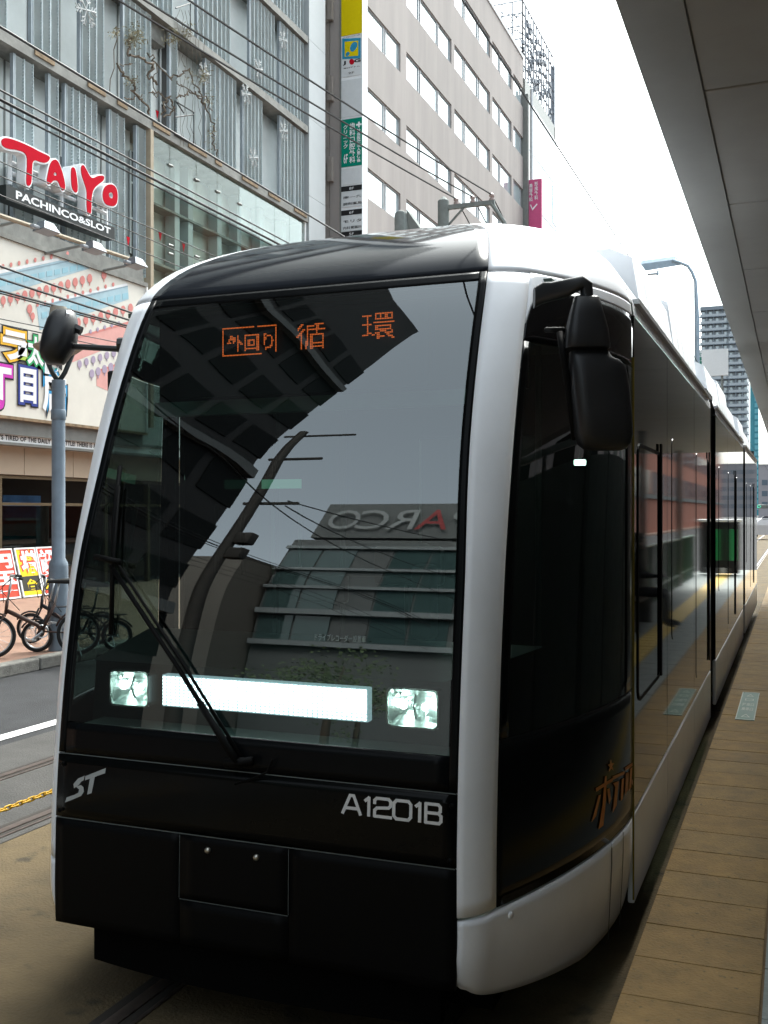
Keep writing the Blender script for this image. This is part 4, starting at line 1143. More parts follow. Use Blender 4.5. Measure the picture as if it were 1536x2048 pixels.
MB().span((a.x, 5.4, a.z), (b_.x, 5.42, b_.z)).build('green_reflection', mat('green_reflection_glow', (.2, .5, .35), .5, var=0, emit=(.35, 1, .65), es=.07), tram)
MB().span((TC - .82, 3.86, 2.30), (TC + .82, 3.92, 2.36)).build('blind_rail', mat('blind_rail', (.16, .24, .20), .5), tram)
MB().span((TC - .84, 3.93, 2.36), (TC + .84, 3.96, 2.74)).build('display_backing', M_blk, tram)
# --- destination display: lamps on a grid, lit where the characters are
M_led = mat('led_orange', (.2, .04, .01), .5, var=0, emit=(1, .16, .03), es=.5)
M_board2 = mat('led_board', (.006, .006, .006), .5, var=0)
DY = 3.72
from mathutils.bvhtree import BVHTree
dsp = MB().span((TC - .62, DY + .02, 2.36), (TC + .50, DY + .05, 2.68)).build('destination_display', M_board2, tram)
led = MB()
PIT = .0068
def led_text(body, x0, x1, y0, y1, bold=.0):
    A = onY(x0, y1, DY); B = onY(x1, y0, DY)
    vs, fs = text_verts(body, bold); a0, a1, b0, b1 = bounds(vs)
    bv = BVHTree.FromPolygons([tuple(Vector((A.x + (v.x - a0) / (a1 - a0) * (B.x - A.x), A.z + (v.y - b0) / (b1 - b0) * (B.z - A.z), 0))) for v in vs], fs)
    nx = int((B.x - A.x) / PIT) + 1; nz = int((B.z - A.z) / PIT) + 1
    for i in range(nx):
        for j in range(nz):
            x, z = A.x + (i + .5) * PIT, A.z + (j + .5) * PIT
            if bv.ray_cast(Vector((x, z, 1)), Vector((0, 0, -1)))[0] is not None: dot(x, z)
def dot(x, z):
    r = PIT * .37
    led.add([(x - r, DY, z - r), (x + r, DY, z - r), (x + r, DY, z + r), (x - r, DY, z + r)], [(0, 1, 2, 3)])
led_text('外回り', 454, 547, 664, 705, .02)
led_text('循', 592, 652, 643, 700, .0); led_text('環', 724, 790, 624, 680, .0)
A = onY(446, 712, DY); B = onY(553, 650, DY)
n = int((B.x - A.x) / PIT)
for i in range(n + 1):
    if i not in (int(n * .62), int(n * .66)): dot(A.x + i * PIT, B.z)
    if i < n * .74: dot(A.x + i * PIT, A.z)
for j in range(1, int((B.z - A.z) / PIT)): dot(A.x, A.z + j * PIT); dot(A.x + n * PIT, A.z + j * PIT)
o = led.build('led_dots', M_led, dsp); stuff(o)
# --- lit white LED bar and headlamps behind the windscreen
M_bar = mat('led_white', (.8, .85, .9), .5, var=0, emit=(1, .97, 1), es=3.5)
M_barh = mat('led_bar_plate', (.35, .40, .42), .4, var=.05, emit=(.7, .9, 1), es=.22)
BYc = 3.30
a = onY(324, 1352, BYc); b_ = onY(736, 1443, BYc); zt_, zb_ = onY(520, 1362, BYc).z, onY(520, 1428, BYc).z
lbx = MB().bevbox(((a.x + b_.x) / 2, BYc + .02, (zt_ + zb_) / 2), (b_.x - a.x, .04, zt_ - zb_), .004).build('light_bar', M_barh, tram)
mb = MB(); nx, nz = 44, 9
for i in range(nx):
    for j in range(nz):
        x = a.x + .003 + (b_.x - a.x - .006) * (i + .5) / nx; z = zb_ + .004 + (zt_ - zb_ - .008) * (j + .5) / nz; r = .0064 * (1.0 + .12 * min(1, max(0, (i - 5) / 8)) * min(1, max(0, (j - 1) / 2)))
        mb.add([(x - r, BYc - .003, z - r * .62), (x + r, BYc - .003, z - r * .62), (x + r, BYc - .003, z + r * .62), (x - r, BYc - .003, z + r * .62)], [(0, 1, 2, 3)])
stuff(mb.build('led_cells', M_bar, lbx))
M_lens = glass('headlamp_lens', (.92, .97, .95), 1.4, .0)
M_refl = mat('headlamp_reflector', (.86, .90, .89), .33, 1., var=0)
M_bulb = mat('headlamp_bulb', (.9, .95, 1), .4, var=0, emit=(1, .98, .96), es=9.)
M_chr = mat('headlamp_rim', (.42, .45, .44), .25, .9, var=.05)
for (x0, x1, y0, y1) in ((218, 297, 1344, 1411), (772, 877, 1377, 1458)):
    A = onY(x0, y1, BYc - .03); B = onY(x1, y0, BYc - .03)
    hw = .105; hh = .068; cx, cz = (A.x + B.x) / 2, (onY((x0 + x1) / 2, y0, BYc - .03).z + onY((x0 + x1) / 2, y1, BYc - .03).z) / 2
    hw = (B.x - A.x) / 2
    FH = (Vector((cx, BYc - .03, cz)), Vector((1, 0, 0)), Vector((0, 0, 1)), Vector((0, -1, 0)))
    hl = MB().prism(rrect(-hw, hw, -hh, hh, .022), FH, -.06, 0, [rrect(-hw + .006, hw - .006, -hh + .006, hh - .006, .018)[::-1]]).build('headlamp', M_chr, tram)
    # faceted reflector bowl
    mb = MB(); us_, vs_ = lin(-1, 1, 13), lin(-1, 1, 9); nu = 13
    vv = []
    for v in vs_:
        for u in us_:
            d = .055 * (1 - .85 * max(abs(u) ** 2.2, abs(v) ** 2.2))
            vv.append(Vector((cx + u * (hw - .005), BYc - .03 + .002 + d, cz + v * (hh - .005))))
    mb.add(vv, [(j * nu + i, j * nu + i + 1, (j + 1) * nu + i + 1, (j + 1) * nu + i) for j in range(8) for i in range(12)])
    mb.build('reflector', M_refl, hl)
    MB().tube([(cx, BYc + .02, cz - hh + .008), (cx, BYc - .012, cz + .004), (cx, BYc + .02, cz + hh - .008)], .005, 6).build('lamp_divider', M_chr, hl)
    for q in (-.42, .40): MB().lathe((cx + q * hw, BYc - .005, cz + .004), [(0, -.012), (.010, -.008), (.013, 0), (.010, .010), (0, .014)], 10, Matrix.Rotation(R(90), 3, 'X')).build('bulb', M_bulb, hl, True)
    mb = MB(); mb.prism(rrect(-hw + .006, hw - .006, -hh + .006, hh - .006, .018), FH, -.004, -.001); mb.build('lens', M_lens, hl)
# small sticker text on the windscreen and rear-view bits
def fwarp(x, y, d): return nose(x, y, d)
M_stick = mat('sticker_grey', (.30, .36, .35), .5, var=0)
u0, z0_ = front(630, 1281); u1, z1_ = front(733, 1270)
lettering('ドライブレコーダー設置車', None, (u0, u1, z0_, z0_ + .024), M_stick, tram, .004, warp=fwarp, name='sticker_text')
# lettering on the number panel
M_letw = mat('lettering_silver', (.62, .64, .66), .35, .2, var=.03)
u0, z0_ = front(686, 1622); u1, _ = front(888, 1640); zb2 = front(790, 1637)[1]; zt2 = front(790, 1600)[1]
GL = {'A': [[(0, 0), (.40, 1), (.60, 1), (1, 0)], [(.2, .30), (.8, .30)]], '1': [[(.22, .80), (.55, .98), (.55, 0)]],
      '2': [[(.04, .72), (.04, .88), (.16, 1), (.84, 1), (.96, .88), (.96, .64), (.84, .53), (.18, .47), (.05, .34), (.05, .02), (1, .02)]],
      '0': [[(.16, 0), (.84, 0), (.98, .16), (.98, .84), (.84, 1), (.16, 1), (.02, .84), (.02, .16), (.16, 0)]],
      'B': [[(.05, 0), (.05, 1), (.80, 1), (.92, .88), (.92, .64), (.80, .53), (.05, .53)], [(.80, .53), (.97, .40), (.97, .12), (.85, 0), (.05, 0)]]}
ux0 = 0.; adv = {'A': 1.12, '1': .62, '2': 1.08, '0': 1.08, 'B': 1.0}; tot = sum(adv[c] for c in 'A1201B')
for c_ in 'A1201B':
    mb = MB(); w_ = adv[c_] - .12
    for pl_ in GL[c_]:
        P_ = [Vector((ux0 + x * (w_ if c_ != '1' else .62), y)) for x, y in pl_]
        for a_, b2_ in zip(P_, P_[1:]):
            d2 = (b2_ - a_).normalized(); n2 = Vector((-d2.y, d2.x)) * .085; a3 = a_ - d2 * .05; b3 = b2_ + d2 * .05
            mb.add([nose(u0 + (u1 - u0) * q.x / tot, zb2 + (zt2 - zb2) * q.y, .003) for q in (a3 + n2, a3 - n2, b3 - n2, b3 + n2)], [(0, 1, 2, 3)])
    mb.build('fleet_number_digit', M_letw, pan); ux0 += adv[c_]
ST = [[(470,690),(583,645),(578,674),(468,713)], [(495,704),(522,694),(505,782),(480,791)],
      [(466,688),(430,703),(405,733),(408,757),(436,737),(447,720),(462,712)], [(418,748),(446,738),(460,750),(462,775),(448,797),(405,816),(358,834),(368,806),(410,792),(432,780),(436,762)]]
mb = MB()
for pol in ST:
    from mathutils.geometry import tessellate_polygon
    uz = [front(*z6(*p)) for p in pol]
    tri = tessellate_polygon([[Vector((u, z, 0)) for u, z in uz]])
    mb.add([nose(u, z, .003) for u, z in uz], [tuple(t) for t in tri])
mb.build('operator_emblem', mat('emblem_grey', (.36, .39, .40), .4, .2, var=0), pan)
# orange logo on the cab side
M_org = mat('logo_orange', (.62, .22, .03), .45, var=.05)
def sidepoly(polys, name, m):
    mb = MB()
    for pol in polys:
        uz = [side(880 + x / 2.3415, 1450 + y / 2.3415) for x, y in pol]
        tri = tessellate_polygon([[Vector((u, z, 0)) for u, z in uz]])
        mb.add([nose(u, z, .004) for u, z in uz], [tuple(t) for t in tri])
    return mb.build(name, m, tram)
sidepoly([[(725, 295), (808, 245), (805, 262), (728, 312)], [(768, 240), (776, 238), (772, 360), (760, 470), (738, 488), (756, 370), (762, 290)], [(738, 330), (748, 325), (726, 425), (704, 455)], [(778, 300), (790, 295), (797, 345), (788, 372)],
          [(805, 240), (862, 215), (858, 230), (806, 256)], [(806, 272), (832, 262), (822, 375), (804, 412), (816, 290)], [(846, 255), (858, 248), (852, 345), (842, 358)], [(866, 225), (880, 220), (878, 300), (862, 330)],
          [(862, 200), (897, 175), (898, 190), (864, 215)], [(886, 205), (897, 195), (892, 290), (880, 310)], [(890, 240), (900, 262), (900, 285), (888, 262)],
          [(796, 160), (800, 178), (812, 178), (803, 192), (808, 212), (797, 204), (786, 220), (790, 196), (780, 186), (792, 180)]], 'side_logo', M_org)
# --- wiper
wp = MB(); 
def fpt(px, py, off): u, z = front(px, py, off); return nose(max(-1, min(1, u)), z, off)
P0 = fpt(482, 1524, .045); P1 = fpt(214, 1122, .05)
arm1 = [fpt(474, 1524, .02), fpt(350, 1328, .026), fpt(222, 1135, .026)]
arm2 = [fpt(486, 1520, .02), fpt(361, 1322, .028), fpt(233, 1128, .028)]
wiper = MB().tube(arm1, .009, 8); wiper.tube(arm2, .006, 8); wiper.tube([arm1[0], arm2[0]], .012, 8)
wo = wiper.build('wiper_arm', M_rub, tram, True)
low = MB().tube([fpt(475, 1528, .035), fpt(400, 1408, .028)], .013, 8).tube([fpt(450, 1528, .03), fpt(505, 1524, .03)], .016, 8)
low.build('wiper_arm_base', M_rub, wo, True)
blade = MB().tube([fpt(240, 935, .016), fpt(228, 1040, .016), fpt(222, 1270, .016)], .009, 6).tube([fpt(238, 975, .024), fpt(227, 1120, .028), fpt(222, 1240, .024)], .006, 6).tube([fpt(190, 1118, .04), fpt(240, 1130, .05)], .012, 6)
blade.build('wiper_blade', M_rub, wo, True)
MB().tube([fpt(545, 1520, .02), fpt(535, 1545, .02), fpt(500, 1560, .012), fpt(470, 1568, .006)], .005, 6).build('washer_hose', M_rub, wo)
# --- mirrors
M_mir = mat('mirror_black', (.014, .0145, .016), .38, var=.15, scale=12, spec=.4)
M_mirg = mat('mirror_glass', (.7, .72, .72), .03, 1., var=0)
mr = bpy.data.objects.new('mirror', None)
def loft(secs, name, m, parent, n=28, sm=True):
    """secs: (centre, half-width u, half-depth v, U, V, power)"""
    mb = MB(); k = len(secs)
    for (c, a, b2, U, V, pw) in secs:
        for j in range(n):
            q = 2 * math.pi * j / n; cc, ss = math.cos(q), math.sin(q)
            mb.v.append(tuple(c + U * a * math.copysign(abs(cc) ** (2 / pw), cc) + V * b2 * math.copysign(abs(ss) ** (2 / pw), ss)))
    for i in range(k - 1):
        for j in range(n): mb.f.append((i * n + j, i * n + (j + 1) % n, (i + 1) * n + (j + 1) % n, (i + 1) * n + j))
    mb.f.append(tuple(reversed(range(n)))); mb.f.append(tuple((k - 1) * n + j for j in range(n)))
    return mb.build(name, m, parent, 45)
MD = 3.46
Um = Vector((CS, SN, 0)); Vm = Vector((-SN, CS, 0))
def mp(px, py, dd=0.): return atD(px, py, MD + dd)
def msec(xl, xr, y, dep, pw=4.5, dd=0.): 
    w = (xr - xl) / 2 / F * (MD + dd); return (mp((xl + xr) / 2, y, dd), w, dep, Um, Vm, pw)
up_ = loft([msec(1150, 1193, 593, .022), msec(1148, 1197, 597, .03), msec(1139, 1206, 630, .045), msec(1132, 1214, 662, .055), msec(1129, 1217, 690, .06), msec(1130, 1217, 698, .055), msec(1140, 1210, 702, .03)], 'upper_mirror', M_mir, tram)
lw_ = loft([msec(1150, 1212, 699, .025), msec(1140, 1216, 704, .035), msec(1140, 1222, 716, .045), msec(1140, 1236, 722, .05), msec(1140, 1246, 732, .055), msec(1141, 1250, 745, .06), msec(1143, 1255, 780, .065), msec(1148, 1260, 830, .068), msec(1152, 1262, 870, .065), msec(1157, 1258, 888, .055), msec(1168, 1250, 898, .035), msec(1180, 1240, 901, .015)], 'lower_mirror', M_mir, tram)
MB().prism(rrect(-.075, .075, -.12, .12, .03), frame(mp(1203, 815, .070), Um * -1, (0, 0, 1)), -.001, .002).build('mirror_glass', M_mirg, lw_)
lettering('MIRROR', frame(mp(1212, 871, -.0735), Um, (0, 0, 1)), (-.012, .03, 0, .008), mat('mirror_mark', (.10, .10, .105), .5, var=0), lw_, 0.) if False else None
loft([(mp(1068, 596, .10), .035, .03, Vector((0, 0, 1)), Vm, 3), (mp(1085, 586, .08), .036, .03, Vector((0, 0, 1)), Vm, 3), (mp(1100, 584, .06), .032, .028, Vector((0, 0, 1)), Vm, 3), (mp(1135, 576, .02), .03, .028, Vector((0, 0, 1)), Vm, 3), (mp(1160, 568, 0), .026, .028, Vector((0.3, 0, 1)).normalized(), Vm, 3), (mp(1172, 574, 0), .022, .026, Vector((1, 0, .5)).normalized(), Vm, 3), (mp(1173, 595, 0), .022, .024, Um, Vm, 3)], 'mirror_arm', M_mir, tram)
mb = MB().tube([mp(1092, 660, .1), mp(1128, 660, .02)], .010, 8).tube([mp(1120, 664, .02), mp(1128, 720, 0), mp(1140, 800, .03), mp(1150, 880, .05)], .012, 8)
mb.build('mirror_stay', M_rub, tram, True)
# left mirror: rounded housing on a straight arm
LD = 4.50
def lp(px, py, dd=0.): return atD(px, py, LD + dd)
def lsec(xl, xr, y, dep, pw=2.6, dd=0.): w = (xr - xl) / 2 / F * LD; return (lp((xl + xr) / 2, y, dd), w, dep, Um, Vm, pw)
lm = loft([lsec(112, 140, 619, .02), lsec(104, 150, 625, .04), lsec(97, 153, 640, .07), lsec(90, 153, 665, .09), lsec(84, 150, 690, .09), lsec(83, 142, 705, .085), lsec(86, 134, 718, .07), lsec(94, 127, 728, .04)], 'left_mirror', M_mir, tram)
MB().prism(ellipse(0, 0, .028, .095, 20), frame(lp(143, 668, -.02), (Um * .55 - Vm * .83), Vector((0, 0, 1)) + Um * .22), .03, .045).build('mirror_glass', M_mirg, lm)
MB().tube([lp(134, 692), lp(238, 698, -.05)], .013, 8).tube([lp(236, 690, -.05), lp(252, 690, -.05)], .032, 8).tube([lp(148, 655), lp(163, 662)], .02, 6).build('mirror_arm', M_mir, lm, 40)
MB().bevbox(lp(230, 765, .0), (.05, .05, .10), .01).build('side_lamp', M_mir, tram)
# interior poster seen through the windscreen

# ================================================================== POLES, WIRES, SIGNS, BICYCLES
M_gpole = mat('pole_blue_grey', (.17, .21, .25), .5, .2, var=.15, scale=5)
M_conc = mat('concrete_pole', (.20, .22, .21), .8, var=.2, scale=5)
M_wire = mat('wire_black', (.012, .012, .013), .6, var=0)
bx, by = -8.62, 10.6
lpz = onX(115, 760, bx).z
lp_ = thing('lamp_post', 'slim blue-grey lamp post beside the bicycles behind the tram mirror', 'lamp post', (bx, by, .14))
MB().lathe((bx, by, .14), [(0, 0), (.125, 0), (.12, 1.05), (.115, 1.10), (.083, 1.16), (.083, lpz - .14), (0, lpz - .135)], 16).build('shaft', M_gpole, lp_, 35)
MB().lathe((bx, by, lpz - .5), [(.087, 0), (.092, .01), (.092, .12), (.087, .13)], 16).build('band', M_gpole, lp_, 35)
br_ = MB()
for s in (-1, 1): br_.tube([(bx, by, lpz - .03), (bx + s * .06, by + s * .05, lpz + .10), (bx + s * .15, by + s * .1, lpz + .36)], .03, 8)
br_.build('fork', mat('dark_iron', (.03, .035, .035), .5), lp_, True)
MB().lathe((bx, by, lpz + .30), [(.0, -.05), (.12, -.03), (.30, .10), (.31, .13), (.16, .22), (.10, .62), (0, .64)], 20).build('lamp_hood', mat('lamp_hood', (.30, .27, .22), .6), lp_, 35)
# utility pole with crossarm
ux, uy = -8.6, 25.9
up = thing('utility_pole', 'concrete utility pole with steel crossarm and insulators above the tram roof', 'utility pole', (ux, uy, 0))
uz = onX(887, 402, ux).z
MB().lathe((ux, uy, 0), [(0, 0), (.19, 0), (.15, uz), (.02, uz + .12), (0, uz + .12)], 16).build('shaft', M_conc, up, 35)
ce = onY(982, 405, uy)
MB().span((ux + .1, uy - .05, ce.z - .06), (ce.x + .1, uy + .05, ce.z + .05)).build('crossarm', M_conc, up)
MB().tube([(ux + .1, uy, ce.z - .5), (ux + .55, uy, ce.z - .06)], .03, 6).build('brace', M_conc, up)
MB().tube([(ce.x, uy, ce.z), (ce.x + .35, uy, ce.z - .55), (ce.x + .4, uy, ce.z - 1.4)], .06, 6).build('arm_end', M_conc, up)
M_ins = mat('insulator', (.38, .30, .28), .3, var=.1)
INS = [(ux + .35, ce.z), (ux + .8, ce.z), (ce.x + .02, ce.z)]
for x, z in INS: MB().lathe((x, uy, z + .05), [(.0, 0), (.07, 0), (.07, .05), (.035, .07), (.07, .11), (.07, .15), (.03, .18), (0, .2)], 12).build('insulator', M_ins, up, 40)
for k, (x, z) in enumerate(INS):
    c = Vector((x + .2, uy + 1.5, z - .6)); MB().tube([Vector((x, uy, z + .2)), c, c + Vector((.3, 2, -1.2))], .015, 5).build('dropper', M_wire, up)
    MB().tube([c, c + Vector((.08, .4, -.2))], [.05, .08], 8).build('splice', M_wire, up, True)
tb = thing('signal_back', 'grey back of a traffic signal box beside the utility pole', 'traffic signal', onX(805, 450, -8.3))
c = onX(806, 462, -8.3)
MB().bevbox(c, (.30, .55, .85), .12).build('housing', M_conc, tb, 40)
MB().add([c + Vector(v) for v in ((.16, -.2, .42), (.55, .05, -.18), (.16, .3, .42), (.5, .45, -.18), (.16, .0, -.2))], [(0, 1, 3, 2), (0, 4, 1)]).build('hood', M_conc, tb)
MB().tube([c + Vector((-.15, .1, -.1)), (ux + .1, uy - .3, c.z - .2)], .04, 6).build('bracket', M_conc, tb)
# wires
def wire(a, b, sag=.1, r=.014, lab='', grp='', n=14):
    a, b = Vector(a), Vector(b); mb = MB()
    mb.tube([a.lerp(b, i / n) - Vector((0, 0, 4 * sag * (i / n) * (1 - i / n))) for i in range(n + 1)], r, 5)
    tag(mb.build('overhead_wire', M_wire, None, loc=a), lab, 'wire', grp)
for k, ((px, py), (x, z)) in enumerate(zip(((258, 0), (310, 0), (397, 0)), INS)):
    p = onZ(px, py, z + .1); e = Vector((x, uy, z + .2)); d = p - e
    wire(e, e + d * 1.5, .12, .018, ('lowest', 'middle', 'topmost')[k] + ' of the three wires running from the utility pole crossarm up to the left', 'wires on the crossarm')
for i, py in enumerate((180, 199, 213.5)):
    z = H + 9.0 * .9294 ** 0 * (1024 - py) / 1590 / 1 * (1 / CS) * CS
    Z = 9.0 * (1024 - py) / 1590 / CS
    wire((-9.0, -20, H + Z), (-9.0, 62, H + Z), .0, .022 if i == 1 else .014, ('upper', 'thicker middle', 'lower')[i] + ' wire of the trio crossing in front of the TAIYO sign and glass storefront', 'wires across the louvered hall')
for i, py in enumerate((323, 352, 390)):
    Z = 9.0 * (1024 - py) / 1590 / CS
    wire((-9.0, -20, H + Z), (-9.0, 62, H + Z), .0, .008, ('upper', 'middle', 'lowest')[i] + ' thin wire crossing the red letters and the PACHINCO&SLOT panel', 'thin wires over the sign')
for i, (py, py2) in enumerate(((535, 630), (560, 646), (584, 658), (589, 662))):
    a = onX(0, py, -9.2); b_ = onX(268, py2, -9.2); d = b_ - a
    wire(a - d * 2.2, b_ + d * 5, -.02, .016 if i < 3 else .010, ('topmost', 'second', 'third', 'thin lowest')[i] + ' dark wire slanting across the pastel mural', 'wires across the mural')
for i, (p_, q_) in enumerate((((12, 640), (235, 685)), ((0, 648), (240, 700)))):
    a = onX(*p_, -8.7); b_ = onX(*q_, -8.7); d = b_ - a
    wire(a - d * .5, b_ + d * 1.5, 0, .007, ('upper', 'lower')[i] + ' thin guy wire over the mural behind the round tram mirror', 'thin wires by the mirror')
wire((TC, -30, 4.86), (TC, 80, 4.86), 0, .006, 'tram contact wire stretching over the tram past the office windows', 'contact wires')
wire((-4.75, -30, 5.0), (-4.75, 160, 5.0), 0, .010, 'contact wire over the empty second track', 'contact wires')

# bicycles
M_tyre = mat('tyre', (.015, .015, .015), .8, var=.1); M_rim = mat('rim', (.45, .46, .47), .3, .8, var=.05)
M_bfr = mat('bike_frame_black', (.02, .02, .022), .35, var=.05); M_bbr = mat('bike_frame_brown', (.045, .024, .018), .4, var=.05)
def bicycle(fw, ang, rad, label, fm):
    """fw = ground point under the front wheel, ang = heading from rear to front in degrees"""
    t = thing('bicycle', label, 'bicycle', fw, 'parked bicycles')
    a = R(ang); u = Vector((math.cos(a), math.sin(a), 0)); n = Vector((-math.sin(a), math.cos(a), 0)); zz = Vector((0, 0, 1))
    fw = Vector(fw); O = fw - u * .5
    def P(x, z, y=0): return fw + u * (x) + zz * z + n * y
    WB = -.98
    Mw = Matrix((u, zz, n)).transposed()
    for x in (0, WB):
        w = MB().torus(P(x, rad), rad - .02, .021, Mw, 32, 8).build('wheel', M_tyre, t, True)
        MB().torus(P(x, rad), rad - .047, .010, Mw, 32, 6).build('rim', M_rim, w, True)
        sp_ = MB()
        for k in range(14):
            q = 2 * math.pi * k / 14; sp_.tube([P(x, rad, .02 * (-1) ** k), P(x + (rad - .05) * math.cos(q), rad + (rad - .05) * math.sin(q))], .0018, 4)
        sp_.tube([P(x, rad, -.05), P(x, rad, .05)], .018, 8); sp_.build('spokes', M_rim, w)
        g_ = MB(); pts = [P(x + (rad + .02) * math.cos(R(q)), rad + (rad + .02) * math.sin(R(q))) for q in range(30 if x == 0 else 20, 161 if x else 131, 13)]
        g_.tube(pts, .013, 6); g_.build('mudguard', fm, t, True)
    bb = P(-.55, rad + .04); hd = P(-.16, rad + .42); st3 = P(-.70, rad + .36)
    f_ = MB(); f_.tube([P(-.14, rad + .26), hd], .02, 8); f_.tube([P(-.16, rad + .30), P(-.5, rad + .12), bb], .026, 8); f_.tube([bb, st3], .018, 8); f_.tube([bb, P(WB, rad)], .012, 6); f_.tube([st3 - zz * .1, P(WB, rad)], .010, 6)
    f_.build('frame', fm, t, True)
    k_ = MB(); 
    for s in (-1, 1): k_.tube([P(-.13, rad + .27, s * .04), P(0, rad, s * .05)], .012, 6)
    k_.build('fork', fm, t, True)
    h_ = MB().tube([hd, hd + zz * .26 - u * .05], .014, 8).tube([P(-.28, rad + .70, -.26), P(-.20, rad + .72, -.12), P(-.19, rad + .70, 0), P(-.20, rad + .72, .12), P(-.28, rad + .70, .26)], .011, 8)
    h_.build('handlebar', M_rim, t, True)
    g_ = MB(); 
    for s in (-1, 1): g_.tube([P(-.25, rad + .705, s * .2), P(-.32, rad + .695, s * .29)], .017, 8)
    g_.build('grips', M_tyre, t, True)
    s_ = MB().tube([st3, st3 + zz * .26 - u * .05], .013, 8); s_.build('seat_post', M_rim, t, True)
    sc = st3 + zz * .28 - u * .06
    loft([(sc + u * .15, .015, .02, n, zz, 2.2), (sc + u * .06, .03, .025, n, zz, 2.2), (sc - u * .02, .055, .03, n, zz, 2.4), (sc - u * .10, .08, .035, n, zz, 2.6), (sc - u * .13, .07, .02, n, zz, 2.6)], 'saddle', M_tyre, t, 16)
    c_ = MB().torus(bb, .075, .008, Mw, 20, 5); c_.tube([bb - n * .06, bb + n * .06], .015, 8); c_.tube([bb + n * .06, bb + n * .06 + u * .12 - zz * .09], .010, 6); c_.tube([bb - n * .06, bb - n * .06 - u * .12 + zz * .09], .010, 6)
    c_.box(bb + n * .1 + u * .12 - zz * .09, (.08, .08, .02)); c_.box(bb - n * .1 - u * .12 + zz * .09, (.08, .08, .02)); c_.build('crank', M_rim, t)
    r2_ = MB()
    for s in (-.05, 0, .05): r2_.tube([P(WB - .12, rad * 2 + .07, s), P(WB + .26, rad * 2 + .07, s)], .007, 5)
    for s in (-.05, .05): r2_.tube([P(WB, rad, s * 1.2), P(WB - .02, rad * 2 + .07, s)], .007, 5)
    r2_.build('rack', M_bfr, t)
    MB().tube([P(WB + .05, rad, .05), P(WB - .02, 0.0, .16)], .010, 6).build('kickstand', M_rim, t)
    b_ = MB().tube([P(-.20, rad + .68, .1), P(-.10, rad + .60, .08), P(-.12, rad + .4, .04)], .005, 5).tube([P(-.20, rad + .68, -.1), P(-.08, rad + .55, -.06), P(-.3, rad + .3, 0)], .005, 5); b_.build('brake_cable', M_tyre, t)
w1 = onZ(74, 1304, .14); bicycle(w1, 205, .195, 'black folding bicycle with small wheels leaning beside the lamp post', M_bfr)
w2 = onZ(62, 1286, .14); bicycle(w2, 195, .20, 'dark bicycle standing just behind the small folding bicycle', M_bfr)
w3 = onZ(-14, 1317, .14); bicycle(w3, 222, .26, 'brown-framed bicycle cut off by the left edge of the picture', M_bbr)

# poster boards leaning against the shop front
M_pred = mat('poster_red', (.62, .07, .04), .5, var=.25, scale=4); M_pyel = mat('poster_yellow', (.80, .58, .02), .5, var=.15, scale=3); M_pdark = mat('poster_dark', (.04, .04, .03), .5, var=.1)
def board(pa, pb, lab, base, kind):
    A = onZ(*z5(*pa), .16); B = onZ(*z5(*pb), .16); A.x = B.x = -14.42
    A.y = onX(*z5(*pa), -14.42).y; B.y = onX(*z5(*pb), -14.42).y; A.z = B.z = .16
    t = thing('poster_board', lab, 'poster board', (A + B) / 2, 'poster boards at the shop front')
    V = Vector((-.24, 0, .97)).normalized(); w = (B - A).length; h = 1.02
    fr_ = (A, Vector((0, 1, 0)), V, Vector((0, 1, 0)).cross(V).normalized())
    MB().prism([(0, 0), (w, 0), (w, h), (0, h)], fr_, -.03, 0, [[(.03, .03), (.03, h - .03), (w - .03, h - .03), (w - .03, .03)]]).build('board_frame', M_wht, t)
    MB().prism([(.03, .03), (w - .03, .03), (w - .03, h - .03), (.03, h - .03)], fr_, -.02, -.012).build('poster', base, t)
    def tx(b, x0, x1, y0, y1, m, m2=None, bold=.05):
        if m2: 
            vs, fs = text_verts(b, 0); bb_ = bounds(vs); lettering(b, fr_, (x0 * w, x1 * w, y0 * h, y1 * h), m2, t, -.009, .13, bb=bb_, name='poster_text')
            lettering(b, fr_, (x0 * w, x1 * w, y0 * h, y1 * h), m, t, -.006, bold, bb=bb_, name='poster_text')
        else: lettering(b, fr_, (x0 * w, x1 * w, y0 * h, y1 * h), m, t, -.006, bold, name='poster_text')
    if kind == 0:
        tx('00円', .10, .93, .62, .88, M_wht, M_pred); tx('75玉', .10, .95, .30, .54, M_wht, M_pred); tx('パチンココーナー', .05, .96, .12, .20, M_wht)
    elif kind == 1:
        MB().prism([(.05 * w, .12 * h), (.95 * w, .12 * h), (.95 * w, .42 * h), (.05 * w, .42 * h)], fr_, -.012, -.011).build('dark_block', M_pdark, t)
        tx('増', .25, .9, .50, .92, M_wht, M_pred); tx('台', .3, .8, .14, .36, M_pyel)
    else:
        MB().prism([(.05 * w, .10 * h), (.95 * w, .10 * h), (.95 * w, .36 * h), (.05 * w, .36 * h)], fr_, -.012, -.011).build('dark_block', M_pdark, t)
        tx('設', .12, .75, .48, .92, M_wht, M_pred); tx('213', .12, .8, .12, .32, M_pyel)
    MB().tube([A + V * h * .9 + Vector((0, .1, 0)) + Vector((-.03, 0, 0)), Vector((A.x - .5, A.y + .1, .16))], .012, 5).build('prop', M_wht, t)
board((-190, 1290), (160, 1290), 'red poster board with large white prices, leftmost at the shop front', M_pred, 0)
board((178, 1275), (328, 1275), 'yellow poster board between the red ones at the shop front', M_pyel, 1)
board((336, 1255), (497, 1255), 'red and yellow poster board nearest the lamp post', M_pred, 2)

